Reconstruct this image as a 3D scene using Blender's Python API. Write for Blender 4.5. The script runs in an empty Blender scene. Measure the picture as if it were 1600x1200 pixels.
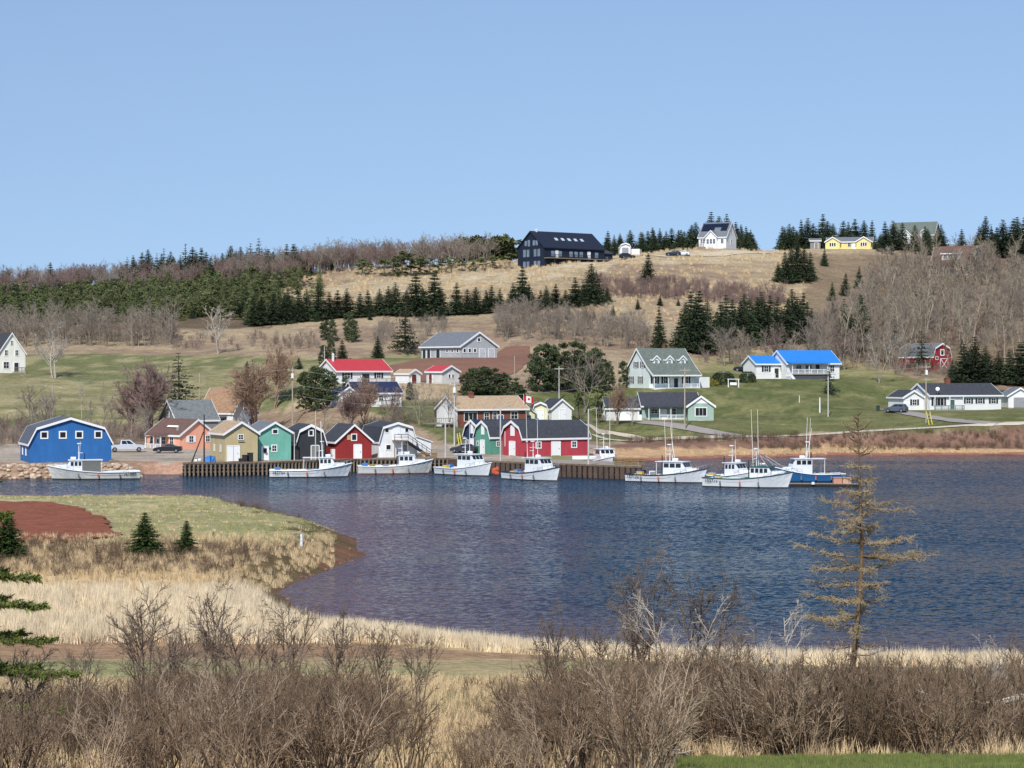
import bpy, bmesh, math, random
import numpy as np
from mathutils import Vector, Matrix

# ------------------------------------------------------------------ camera, sky, sun
scene = bpy.context.scene
COL = scene.collection
F, CX, HY, CAMZ = 3422.0, 800.0, 579.0, 15.3        # focal length (px at 1600 wide), centre, horizon row, eye height
cd = bpy.data.cameras.new('camera')
cam = bpy.data.objects.new('camera', cd); COL.objects.link(cam)
cam.location = (0, 0, CAMZ); cam.rotation_euler = (math.radians(90), 0, 0)
cd.sensor_width = 36.0; cd.lens = 36.0 * F / 1600.0
cd.shift_y = -(600 - HY) / 1600.0
cd.clip_start = 0.5; cd.clip_end = 6000
scene.camera = cam

SUN_EL, SUN_AZ = math.radians(46), math.radians(14)   # azimuth: degrees to the left of straight behind the camera
w = bpy.data.worlds.new('World'); scene.world = w; w.use_nodes = True
nt = w.node_tree; bg = nt.nodes['Background']
sky = nt.nodes.new('ShaderNodeTexSky'); sky.sky_type = 'NISHITA'; sky.sun_disc = False
sky.sun_elevation = SUN_EL; sky.sun_rotation = math.pi + SUN_AZ
sky.air_density = 1.0; sky.dust_density = 0.0; sky.ozone_density = 4.0; sky.altitude = 0
stc = nt.nodes.new('ShaderNodeTexCoord'); smp = nt.nodes.new('ShaderNodeVectorMath'); smp.operation = 'MULTIPLY_ADD'
smp.inputs[1].default_value = (1, 1, 0.5); smp.inputs[2].default_value = (0, 0, 0.13)      # clear air: little whitening near the skyline
nt.links.new(stc.outputs['Generated'], smp.inputs[0]); nt.links.new(smp.outputs[0], sky.inputs[0])
tint = nt.nodes.new('ShaderNodeMix'); tint.data_type = 'RGBA'; tint.blend_type = 'MULTIPLY'; tint.inputs[0].default_value = 1.0; tint.inputs[7].default_value = (1.07, 0.985, 0.975, 1)
nt.links.new(sky.outputs[0], tint.inputs[6]); nt.links.new(tint.outputs[2], bg.inputs[0]); bg.inputs[1].default_value = 0.124
sd = bpy.data.lights.new('sun', 'SUN'); sd.energy = 4.4; sd.angle = math.radians(0.53); sd.color = (1.0, 0.965, 0.91)
sun = bpy.data.objects.new('sun', sd); COL.objects.link(sun); sun.location = (-20, -40, 80)
S = Vector((-math.sin(SUN_AZ) * math.cos(SUN_EL), -math.cos(SUN_AZ) * math.cos(SUN_EL), math.sin(SUN_EL)))
sun.rotation_euler = S.to_track_quat('Z', 'Y').to_euler()
scene.view_settings.view_transform = 'Standard'; scene.view_settings.look = 'None'
scene.view_settings.exposure = 0.0; scene.view_settings.gamma = 1.0
scene.cycles.max_bounces = 5; scene.cycles.transparent_max_bounces = 6

rng = np.random.default_rng(7); random.seed(7)

# ------------------------------------------------------------------ helpers
def lin(c):
    return tuple(((v / 255.0) / 12.92 if v / 255.0 <= 0.04045 else ((v / 255.0 + 0.055) / 1.055) ** 2.4) for v in c)

def N(nt, t, **kw):
    n = nt.nodes.new(t)
    for k, v in kw.items(): setattr(n, k, v)
    return n

MATS = {}
def mat(name, rgb, rough=0.7, var=0.12, scale=1.5, bump=0.0, bscale=8.0, stretch=(1, 1, 1), spec=0.3, metal=0.0,
        rnd=0.0, board=0.0, board_axis=2, var2=None):
    """plain procedural material: colour with mottled variation, optional relief, optional boards, per-object variation"""
    if name in MATS: return MATS[name]
    m = bpy.data.materials.new(name); m.use_nodes = True; nt = m.node_tree; L = nt.links
    b = nt.nodes['Principled BSDF']; b.inputs['Roughness'].default_value = rough
    b.inputs['Specular IOR Level'].default_value = spec; b.inputs['Metallic'].default_value = metal
    c = lin(rgb)
    tc = N(nt, 'ShaderNodeTexCoord'); mp = N(nt, 'ShaderNodeMapping'); mp.inputs['Scale'].default_value = stretch
    L.new(tc.outputs['Object'], mp.inputs[0])
    nz = N(nt, 'ShaderNodeTexNoise'); nz.inputs['Scale'].default_value = scale; nz.inputs['Detail'].default_value = 6
    nz.inputs['Roughness'].default_value = 0.65
    L.new(mp.outputs[0], nz.inputs['Vector'])
    rp = N(nt, 'ShaderNodeMapRange'); rp.inputs[1].default_value = 0.3; rp.inputs[2].default_value = 0.7
    L.new(nz.outputs[0], rp.inputs[0])
    mx = N(nt, 'ShaderNodeMix', data_type='RGBA')
    lo = tuple(v * (1 - var) for v in c); hi = tuple(min(0.95, v * (1 + var)) for v in c)
    if var2: hi = lin(var2)
    mx.inputs[6].default_value = (*lo, 1); mx.inputs[7].default_value = (*hi, 1)
    L.new(rp.outputs[0], mx.inputs[0]); out = mx.outputs[2]
    if rnd:
        oi = N(nt, 'ShaderNodeObjectInfo'); hs = N(nt, 'ShaderNodeHueSaturation')
        r2 = N(nt, 'ShaderNodeMapRange'); r2.inputs[3].default_value = 1 - rnd; r2.inputs[4].default_value = 1 + rnd
        L.new(oi.outputs['Random'], r2.inputs[0]); L.new(r2.outputs[0], hs.inputs['Value'])
        L.new(out, hs.inputs['Color']); out = hs.outputs[0]
    L.new(out, b.inputs['Base Color'])
    if bump or board:
        bn = N(nt, 'ShaderNodeBump'); bn.inputs['Strength'].default_value = 1.0; bn.inputs['Distance'].default_value = max(bump, 0.02)
        if board:
            sx = N(nt, 'ShaderNodeSeparateXYZ'); L.new(tc.outputs['Object'], sx.inputs[0])
            dv = N(nt, 'ShaderNodeMath', operation='DIVIDE'); dv.inputs[1].default_value = board
            L.new(sx.outputs[board_axis], dv.inputs[0])
            fr = N(nt, 'ShaderNodeMath', operation='FRACT'); L.new(dv.outputs[0], fr.inputs[0])
            ad = N(nt, 'ShaderNodeMath', operation='SUBTRACT'); ad.inputs[0].default_value = 1.0; L.new(fr.outputs[0], ad.inputs[1])
            L.new(ad.outputs[0], bn.inputs['Height']); bn.inputs['Distance'].default_value = 0.012
        else:
            n2 = N(nt, 'ShaderNodeTexNoise'); n2.inputs['Scale'].default_value = bscale; n2.inputs['Detail'].default_value = 5
            L.new(mp.outputs[0], n2.inputs['Vector']); L.new(n2.outputs[0], bn.inputs['Height'])
        L.new(bn.outputs[0], b.inputs['Normal'])
    MATS[name] = m
    return m

def siding(name, rgb, var=0.14): return mat(name, rgb, 0.65, var, 0.9, board=0.18, stretch=(1, 1, 0.35), spec=0.25)
def shingle(name, rgb, var=0.27): return mat(name, rgb, 0.85, var, 2.2, bump=0.02, bscale=9, spec=0.2)

def glass(name='window_glass', rgb=(30, 36, 44)):
    if name in MATS: return MATS[name]
    m = mat(name, rgb, 0.08, 0.25, 0.8, spec=0.6)
    return m

class MB:
    def __init__(s): s.v = []; s.f = []
    def add(s, vs, fs):
        o = len(s.v); s.v.extend(vs); s.f.extend([tuple(i + o for i in f) for f in fs]); return s
    def box(s, x0, x1, y0, y1, z0, z1):
        return s.add([(x0, y0, z0), (x1, y0, z0), (x1, y1, z0), (x0, y1, z0), (x0, y0, z1), (x1, y0, z1), (x1, y1, z1), (x0, y1, z1)],
                     [(0, 3, 2, 1), (4, 5, 6, 7), (0, 1, 5, 4), (1, 2, 6, 5), (2, 3, 7, 6), (3, 0, 4, 7)])
    def obox(s, c, r, u, n, w, h, d):
        """box centred at c with half axes along r (w), u (h), n (d)"""
        c, r, u, n = Vector(c), Vector(r) * w / 2, Vector(u) * h / 2, Vector(n) * d / 2
        vs = [tuple(c + a * r + b * u + e * n) for e in (-1, 1) for (a, b) in ((-1, -1), (1, -1), (1, 1), (-1, 1))]
        return s.add(vs, [(0, 3, 2, 1), (4, 5, 6, 7), (0, 1, 5, 4), (1, 2, 6, 5), (2, 3, 7, 6), (3, 0, 4, 7)])
    def prism(s, poly, t0, t1, fn):
        """polygon of (s,z) extruded from t0 to t1, fn(s,t,z) -> xyz"""
        n = len(poly)
        vs = [fn(a, t0, z) for a, z in poly] + [fn(a, t1, z) for a, z in poly]
        fs = [tuple(range(n)), tuple(range(2 * n - 1, n - 1, -1))]
        fs += [(i, i + n, (i + 1) % n + n, (i + 1) % n) for i in range(n)]
        return s.add(vs, fs)
    def tube(s, p0, p1, r0, r1=None, n=6, cap=True):
        p0, p1 = Vector(p0), Vector(p1); r1 = r0 if r1 is None else r1
        d = (p1 - p0)
        if d.length < 1e-6: return s
        d.normalize(); a = d.orthogonal().normalized(); b = d.cross(a)
        vs = []
        for p, r in ((p0, r0), (p1, r1)):
            for i in range(n):
                t = 2 * math.pi * i / n; vs.append(tuple(p + a * (r * math.cos(t)) + b * (r * math.sin(t))))
        fs = [(i, (i + 1) % n, (i + 1) % n + n, i + n) for i in range(n)]
        if cap: fs += [tuple(range(n - 1, -1, -1)), tuple(range(n, 2 * n))]
        return s.add(vs, fs)
    def mesh(s, name, m=None, smooth=False, fix=True):
        me = bpy.data.meshes.new(name); me.from_pydata([tuple(v) for v in s.v], [], s.f)
        if fix and len(s.f) < 20000:
            bm = bmesh.new(); bm.from_mesh(me); bmesh.ops.recalc_face_normals(bm, faces=bm.faces); bm.to_mesh(me); bm.free()
        if smooth: me.polygons.foreach_set('use_smooth', [True] * len(me.polygons))
        if m: me.materials.append(m)
        me.update(); return me
    def build(s, name, m, parent=None, smooth=False, fix=True):
        return ob(name, s.mesh(name, m, smooth, fix), parent)

def ob(name, me, parent=None, loc=None, rz=None):
    o = bpy.data.objects.new(name, me); COL.objects.link(o)
    if parent: o.parent = parent
    if loc is not None: o.location = loc
    if rz is not None: o.rotation_euler = (0, 0, rz)
    return o

def tag(o, label, cat=None, group=None, kind=None):
    if label: o['label'] = label
    if cat: o['category'] = cat
    if group: o['group'] = group
    if kind: o['kind'] = kind
    return o

def thing(name, label, cat, loc=(0, 0, 0), rz=0.0, group=None):
    o = bpy.data.objects.new(name, None); COL.objects.link(o); o.location = loc; o.rotation_euler = (0, 0, rz)
    o.empty_display_size = 0.5
    return tag(o, label, cat, group)

def raw_mesh(name, V, Fc, m, smooth=False):
    """numpy vertices and constant-size faces -> mesh"""
    me = bpy.data.meshes.new(name); V = np.asarray(V, np.float32); Fc = np.asarray(Fc, np.int32)
    me.vertices.add(len(V)); me.vertices.foreach_set('co', V.ravel())
    k = Fc.shape[1]; me.loops.add(Fc.size); me.loops.foreach_set('vertex_index', Fc.ravel())
    me.polygons.add(len(Fc)); me.polygons.foreach_set('loop_start', np.arange(0, Fc.size, k, dtype=np.int32))
    if smooth: me.polygons.foreach_set('use_smooth', np.ones(len(Fc), bool))
    me.update(calc_edges=True); me.materials.append(m); return me

# value noise
_perm = rng.random((256, 256))
def vnoise(x, y):
    x = np.asarray(x, float); y = np.asarray(y, float)
    xi = np.floor(x).astype(int); yi = np.floor(y).astype(int); fx = x - xi; fy = y - yi
    fx = fx * fx * (3 - 2 * fx); fy = fy * fy * (3 - 2 * fy)
    g = lambda i, j: _perm[i & 255, j & 255]
    return (g(xi, yi) * (1 - fx) + g(xi + 1, yi) * fx) * (1 - fy) + (g(xi, yi + 1) * (1 - fx) + g(xi + 1, yi + 1) * fx) * fy
def fbm(x, y, o=4):
    a = 0; s = 0.5
    for i in range(o): a = a + s * (vnoise(x * 2 ** i + 17 * i, y * 2 ** i + 31 * i) - 0.5); s *= 0.55
    return a

# pixel -> place.  a pixel is a direction; the distance Y comes from the ground or water it stands on
def PX(px, Y): return (px - CX) / F * Y
def PZ(py, Y): return CAMZ - (py - HY) / F * Y
def YW(py): return CAMZ * F / (py - HY)                  # distance of a point of the water surface
def water_xy(px, py): Y = YW(py); return (PX(px, Y), Y)
def seg_dist(P, A, B):
    d = B - A; t = np.clip(((P - A) @ d) / max(d @ d, 1e-9), 0, 1)
    return np.hypot(P[:, 0] - (A[0] + t * d[0]), P[:, 1] - (A[1] + t * d[1]))
def in_poly(px, py, poly):
    ins = np.zeros(px.shape, bool); n = len(poly)
    for i in range(n):
        x0, y0 = poly[i]; x1, y1 = poly[(i + 1) % n]
        if y0 == y1: continue
        c = ((y0 > py) != (y1 > py)) & (px < (x1 - x0) * (py - y0) / (y1 - y0) + x0); ins ^= c
    return ins

# ------------------------------------------------------------------ the ground
SHORE_PX = [(-900, 751), (0, 748), (75, 747), (215, 745), (222, 741), (280, 741), (288, 742), (420, 739.5), (555, 735.5), (700, 733), (745, 737), (900, 743),
            (935, 741), (940, 730), (965, 723), (1000, 720.5), (1100, 716.5), (1300, 712), (1600, 711), (2600, 711),
            (3200, 1052), (1600, 1046), (1300, 1042), (1000, 1034), (860, 1024), (720, 1010), (600, 994), (562, 984), (500, 966), (465, 950),
            (431, 925), (465, 908), (510, 890), (550, 873), (571, 867), (552, 858), (557, 843), (520, 832), (470, 822), (420, 808), (388, 799), (330, 794), (0, 793), (-900, 800)]
SHORE = np.array([water_xy(*p) for p in SHORE_PX])
NEARC = np.array([0, 35, 44, 48, 60, 80, 92, 100, 112, 140, 165, 200, 225, 240, 300.0])
NEARZ = np.array([13.7, 8.75, 7.5, 6.9, 5.2, 3.0, 2.0, 1.4, 0.9, 0.85, 1.3, 1.9, 2.0, 1.6, 1.2])
CPX = np.array([-600, 0, 200, 400, 600, 800, 1000, 1200, 1400, 1600, 2200.0])
CY = np.array([300, 360, 390, 410, 430, 460, 480, 520, 560, 610, 660, 690, 740, 900, 1300.0])
CZ = np.array([
 [1.6]*11,
 [2.0,1.8,1.75,1.7,1.7,1.7,1.7,1.9,2.2,2.6,3],
 [4,3.5,2.2,2.2,2.6,4.6,2.0,2.4,2.6,3.2,4],
 [7,6,4.2,3.6,5.6,6.6,2.4,3.2,4.3,5.5,6.5],
 [10,9.3,7.6,6.6,8.9,8.8,6.0,6.0,6.4,6.9,7.5],
 [15,14.6,13,12,14.3,13.2,11.6,11,9.6,9.2,9.5],
 [17,17,16,16,17.6,17.6,15,13.5,12.6,12,12],
 [21,21,21.5,22,22.5,24,21,18,17.6,17,17],
 [27,27,27.5,29,29.5,30.5,28,25.5,25,24,23],
 [33,33,34.5,37,39,40,37.5,35,33,32,31],
 [38,38.5,41,42.8,46,47,49,47.5,45,43,41],
 [39,39.5,42,43.6,47.6,49.5,52.4,53,51,49,46],
 [39,40,42.5,44,48,50.5,53.8,55.5,58,56,50],
 [36,36,38,40,44,47,50,51,51,49,45],
 [10,10,10,10,12,14,16,16,16,14,10.0]])
def catmull(x, xs, ys):
    """smooth monotone interpolation along the last axis list"""
    return np.interp(x, xs, ys)
def land_h(x, y):
    yy = np.maximum(y, 60.0); px = CX + F * x / yy
    near = np.interp(y, NEARC, NEARZ)
    far = np.zeros_like(x); 
    ys = np.clip(y, CY[0], CY[-1]); j = np.clip(np.searchsorted(CY, ys, 'right') - 1, 0, len(CY) - 2)
    ty = (ys - CY[j]) / (CY[j + 1] - CY[j])
    pxs = np.clip(px, CPX[0], CPX[-1]); i = np.clip(np.searchsorted(CPX, pxs, 'right') - 1, 0, len(CPX) - 2)
    tx = (pxs - CPX[i]) / (CPX[i + 1] - CPX[i]); tx = tx * tx * (3 - 2 * tx)
    far = (CZ[j, i] * (1 - tx) + CZ[j, i + 1] * tx) * (1 - ty) + (CZ[j + 1, i] * (1 - tx) + CZ[j + 1, i + 1] * tx) * ty
    h = np.where(y < 285, near, far)
    return h
XS = np.concatenate([np.linspace(-900, -230, 18)[:-1], np.arange(-230, -60, 2.0), np.arange(-60, 60, 1.0), np.arange(60, 230, 2.0), np.linspace(230, 900, 18)])
YS = np.concatenate([np.arange(-60, 12, 4.0), np.arange(12, 130, 0.7), np.arange(130, 270, 1.0), np.arange(270, 420, 1.4), np.arange(420, 760, 2.6), np.linspace(760, 1500, 24)])
GX, GY = np.meshgrid(XS, YS)
# level building plots: (px, py, distance, radius)
PADS = [(715, 668, 394, 13), (844, 656, 402, 5), (866, 656, 405, 5), (545, 599.5, 446, 10), (645, 599, 441, 4), (697, 599.5, 442, 5), (566, 636, 420, 9), (724, 560, 489, 13),
        (1030, 606.5, 463, 9), (1048, 657, 428, 13), (1240, 592, 483, 10), (1478, 641, 449, 12), (1580, 637, 457, 6), (1464, 577, 511, 8), (10, 583, 466, 8),
        (850, 421, 661, 6), (905, 411, 668, 10), (1113, 389, 693, 8), (1327, 390, 703, 10), (1425, 382, 742, 11), (1487, 430, 643, 10), (983, 399, 684, 7), (1274, 388, 703, 4), (300, 690, 399, 7), (350, 676, 410, 7)]
def build_heights():
    x = GX.ravel(); y = GY.ravel()
    h = land_h(x, y)
    # smooth the break lines of the profile tables
    H = h.reshape(GX.shape).copy()
    for _ in range(8):
        P = np.pad(H, 1, mode='edge'); H = (P[1:-1, 1:-1] * 2 + P[:-2, 1:-1] + P[2:, 1:-1] + P[1:-1, :-2] + P[1:-1, 2:]) / 6
    h = H.ravel()
    P = np.stack([x, y], 1); dist = np.full(len(x), 1e9)
    for i in range(len(SHORE)):
        dist = np.minimum(dist, seg_dist(P, SHORE[i], SHORE[(i + 1) % len(SHORE)]))
    wob = fbm(x * 0.25, y * 0.25, 3) * 1.6 * (y < 290)
    ins = in_poly(x, y, SHORE)
    sd_ = np.where(ins, -dist, dist) + wob * np.clip(dist / 2, 0, 1)
    slope = np.where(y > 285, np.where(x > 15, 0.16, 0.75), np.where((y < 160), 0.14, 0.35))
    bank = np.where(sd_ > 0, sd_ * slope, sd_ * 0.12)
    bank = np.maximum(bank, -1.6); bank = np.where(sd_ > 18, 1e6, np.where(sd_ > 8, bank + (sd_ - 8) * .6, bank))
    rough = fbm(x * 0.06, y * 0.06, 3) * np.interp(y, [0, 300, 370, 430, 600, 1500], [0.5, 0.5, 0.1, 0.5, 2.2, 2.5]) + fbm(x * .5, y * .5, 3) * np.interp(y, [0, 300, 350, 700], [.3, .2, .02, .5])
    flat = (y > 300) & (y < 372) & (x < 30)
    h = np.where(flat, h, h + rough)
    num = np.zeros_like(h); den = np.zeros_like(h); keep = np.ones_like(h)
    for (px_, py_, Y_, R_) in PADS:
        d = np.hypot(x - PX(px_, Y_), y - Y_); t = np.clip((d - R_ * .75) / (R_ * 1.5), 0, 1); wt = 1 - t * t * (3 - 2 * t)
        num += wt * PZ(py_, Y_ - 3 if False else Y_ - (4 if R_ > 6 else 1)); den += wt; keep *= 1 - wt
    h = h * keep + np.where(den > 0, num / np.maximum(den, 1e-9), 0) * (1 - keep)
    return np.minimum(h, bank).reshape(GX.shape), sd_.reshape(GX.shape)
GH, GSD = build_heights()
def gz(x, y):
    """height of the ground mesh"""
    x = np.asarray(x, float); y = np.asarray(y, float)
    i = np.clip(np.searchsorted(XS, x, 'right') - 1, 0, len(XS) - 2); j = np.clip(np.searchsorted(YS, y, 'right') - 1, 0, len(YS) - 2)
    tx = np.clip((x - XS[i]) / (XS[i + 1] - XS[i]), 0, 1); ty = np.clip((y - YS[j]) / (YS[j + 1] - YS[j]), 0, 1)
    return (GH[j, i] * (1 - tx) + GH[j, i + 1] * tx) * (1 - ty) + (GH[j + 1, i] * (1 - tx) + GH[j + 1, i + 1] * tx) * ty
def shore_d(x, y):
    x = np.asarray(x, float); y = np.asarray(y, float)
    i = np.clip(np.searchsorted(XS, x) - 1, 0, len(XS) - 2); j = np.clip(np.searchsorted(YS, y) - 1, 0, len(YS) - 2)
    return GSD[j, i]
def on_ground(px, Y): x = PX(px, Y); return Vector((x, Y, float(gz(x, Y))))
def hit(px, py, y0=330.0, y1=900.0):
    """first ground point seen through a pixel, from distance y0 on"""
    Y = np.arange(y0, y1, 0.5); x = (px - CX) / F * Y
    ray = CAMZ - (py - HY) / F * Y
    k = np.nonzero(gz(x, Y) >= ray)[0]
    Yh = float(Y[k[0]]) if len(k) else y1
    return on_ground(px, Yh)

# colour regions of the ground, painted as albedo on the mesh
def C(*c): return np.array(lin(c))
def ground_colours():
    x = GX.ravel(); y = GY.ravel(); z = GH.ravel()
    yy = np.maximum(y, 20); px = CX + F * x / yy; py = HY + F * (CAMZ - z) / yy
    n1 = fbm(x * 0.05 + 3, y * 0.05, 4); n2 = fbm(x * 0.25, y * 0.25 + 9, 4); n3 = fbm(x * 0.02 + 40, y * 0.06, 3)
    px = px + n2 * 22; py = py + n1 * 10 + n2 * 5
    col = np.tile(C(168, 146, 112), (len(x), 1))
    def put(mask, c, a=1.0):
        m = (np.asarray(mask, float) * a)[:, None]; col[:] = col * (1 - m) + np.array(c)[None] * m
    sm = lambda v, a, b: np.clip((v - a) / (b - a), 0, 1)
    far = y > 290
    # --- hill
    put(far, C(154, 134, 110)); put(far & (n2 > 0.0), C(136, 114, 96), 0.6); put(far & (n1 > 0.03), C(168, 150, 120), 0.7)
    hill_tan = in_poly(px, py, [(390, 458), (560, 440), (640, 432), (800, 425), (800, 400), (1100, 390), (1230, 392), (1230, 412), (960, 412), (930, 430), (760, 452), (560, 462), (400, 470)])
    put(far & hill_tan, C(182, 166, 136), 0.9); put(far & hill_tan & (n2 > 0.04), C(164, 142, 112), 0.7)
    woods = (py < 515) & (px < 420) | (py < 432) & (px < 800) & (py > 300) & (px > 300) & (y > 655)
    put(far & woods, C(95, 82, 66), 0.9)
    put(far & (px > 1255) & (py < 590) & (py > 400), C(125, 108, 86), 0.8)
    # --- fields and lawns below the hill
    lf = in_poly(px, py, [(-900, 545), (260, 552), (400, 556), (500, 562), (660, 552), (660, 575), (560, 600), (480, 610), (440, 640), (300, 660), (-900, 690)])
    put(far & lf, C(132, 126, 90)); put(far & lf & (n3 > 0.0), C(106, 110, 72), 0.8); put(far & lf & (n2 > 0.06), C(160, 148, 112), 0.7)
    lawn = in_poly(px, py, [(900, 612), (960, 606), (1100, 575), (1180, 560), (1330, 575), (1420, 590), (1600, 612), (2400, 620), (2400, 660), (1600, 665), (1300, 678), (960, 690), (930, 660)])
    lawn |= in_poly(px, py, [(560, 640), (640, 622), (700, 630), (850, 612), (960, 610), (960, 690), (700, 690), (640, 660)])
    put(far & lawn, C(106, 106, 68)); put(far & lawn & (n3 + n2 * .5 > 0.0), C(90, 97, 58), 0.8); put(far & lawn & (n2 > 0.07), C(126, 122, 82), 0.7)
    put(far & in_poly(px, py, [(1000, 560), (1180, 552), (1330, 560), (1420, 575), (1400, 590), (1100, 582)]), C(160, 150, 105), 0.5)
    # --- harbour flats
    flat = far & (y < 378) & (x < 22) & (py > 692)
    put(flat, C(172, 158, 142)); put(flat & (n2 > 0.05), C(150, 138, 122), 0.7)
    put(far & (px < 225) & (py > 722), C(160, 132, 108))
    put(far & (px > 215) & (px < 290) & (py > 722), C(172, 136, 114))
    put(far & in_poly(px, py, [(845, 712), (925, 712), (940, 720), (860, 722)]), C(132, 132, 84), 0.8)
    bank = in_poly(px, py, [(920, 700), (980, 692), (1300, 680), (1600, 667), (2600, 650), (2600, 720), (930, 730)])
    put(far & bank, C(128, 100, 84)); put(far & bank & (py > 700 + 6 * n2), C(190, 156, 118), 0.9)
    put(far & (x > 10) & (GSD.ravel() < 2.4) & (y < 440), C(150, 98, 82), 0.9)
    # --- near side: spit, marsh, slope
    nr = ~far
    put(nr, C(160, 150, 110)); put(nr & (n3 > 0), C(176, 164, 126), 0.6); put(nr & (n2 > .05), C(138, 138, 94), 0.6)
    brown = nr & (py > 849 + 8 * n2) & (py < 902) & (px < 480)
    put(brown, C(128, 104, 84), 0.9); put(brown & (n2 > 0.02), C(150, 126, 98), 0.6)
    put(nr & (py >= 892) & (py < 1000) & (px < 640), C(205, 178, 134), 0.95)
    put(nr & (py >= 996) & (py < 1032) & (px < 900), C(150, 118, 92), 0.9)
    put(nr & (py >= 1028) & (py < 1075), C(158, 140, 104), 0.8); put(nr & (py >= 1030) & (py < 1072) & (n1 > .04), C(132, 136, 90), 0.6)
    put(nr & (py >= 1070) & (y < 110), C(150, 126, 96), 0.85)
    put(nr & (py > 1085) & (py < 1112) & (px > 650) & (px < 840), C(140, 150, 90), 0.7)
    put(nr & (y < 130) & (px > 560) & (GSD.ravel() < 7), C(190, 165, 124), 0.9)
    put(nr & (y < 49.0 + 1.5 * n2) & (px > 1060), C(118, 134, 70))
    sdv = GSD.ravel()
    put(nr & (sdv < 4.5 + n2 * 9) & (px > 340) & (px < 640) & (y > 125), C(96, 82, 56), 0.95)
    put(nr & (sdv < 2.0 + n2 * 5) & (px > 440) & (px < 640) & (y > 158) & (n1 > -.02), C(120, 86, 66), 0.8)
    put(nr & (sdv < 3.2 + n2 * 5) & (y <= 140) & (px < 700), C(84, 72, 48), 0.9)
    put(sdv < 0.0, C(104, 76, 62))
    return np.concatenate([col, np.ones((len(x), 1))], 1)

def ground_material():
    m = bpy.data.materials.new('ground'); m.use_nodes = True; nt = m.node_tree; L = nt.links
    b = nt.nodes['Principled BSDF']; b.inputs['Roughness'].default_value = 0.95; b.inputs['Specular IOR Level'].default_value = 0.1
    at = N(nt, 'ShaderNodeAttribute', attribute_name='gcol'); tc = N(nt, 'ShaderNodeTexCoord')
    col = at.outputs['Color']
    for sc, st, amt, det in ((0.12, (1, 2.2, 1), 0.30, 6), (1.1, (1, 1, 1), 0.34, 8)):
        mp = N(nt, 'ShaderNodeMapping'); mp.inputs['Scale'].default_value = st; L.new(tc.outputs['Object'], mp.inputs[0])
        nz = N(nt, 'ShaderNodeTexNoise'); nz.inputs['Scale'].default_value = sc; nz.inputs['Detail'].default_value = det; nz.inputs['Roughness'].default_value = 0.72
        L.new(mp.outputs[0], nz.inputs['Vector'])
        mr = N(nt, 'ShaderNodeMapRange'); mr.inputs[1].default_value = 0.28; mr.inputs[2].default_value = 0.72
        mr.inputs[3].default_value = 1 - amt; mr.inputs[4].default_value = 1 + amt; L.new(nz.outputs[0], mr.inputs[0])
        hs = N(nt, 'ShaderNodeHueSaturation'); L.new(col, hs.inputs['Color']); L.new(mr.outputs[0], hs.inputs['Value']); col = hs.outputs[0]
    L.new(col, b.inputs['Base Color'])
    nz = N(nt, 'ShaderNodeTexNoise'); nz.inputs['Scale'].default_value = 2.2; nz.inputs['Detail'].default_value = 8; L.new(tc.outputs['Object'], nz.inputs['Vector'])
    bn = N(nt, 'ShaderNodeBump'); bn.inputs['Distance'].default_value = 0.35; bn.inputs['Strength'].default_value = 0.8
    L.new(nz.outputs[0], bn.inputs['Height']); L.new(bn.outputs[0], b.inputs['Normal'])
    return m

def build_ground():
    V = np.stack([GX.ravel(), GY.ravel(), GH.ravel()], 1); nx = len(XS); ny = len(YS)
    a = (np.arange(ny - 1)[:, None] * nx + np.arange(nx - 1)[None]).ravel()
    Fc = np.stack([a, a + 1, a + 1 + nx, a + nx], 1)
    me = raw_mesh('ground', V, Fc, ground_material(), True)
    at = me.color_attributes.new('gcol', 'FLOAT_COLOR', 'POINT'); at.data.foreach_set('color', ground_colours().astype(np.float32).ravel())
    tag(ob('ground', me), None, kind='structure')
build_ground()

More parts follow.
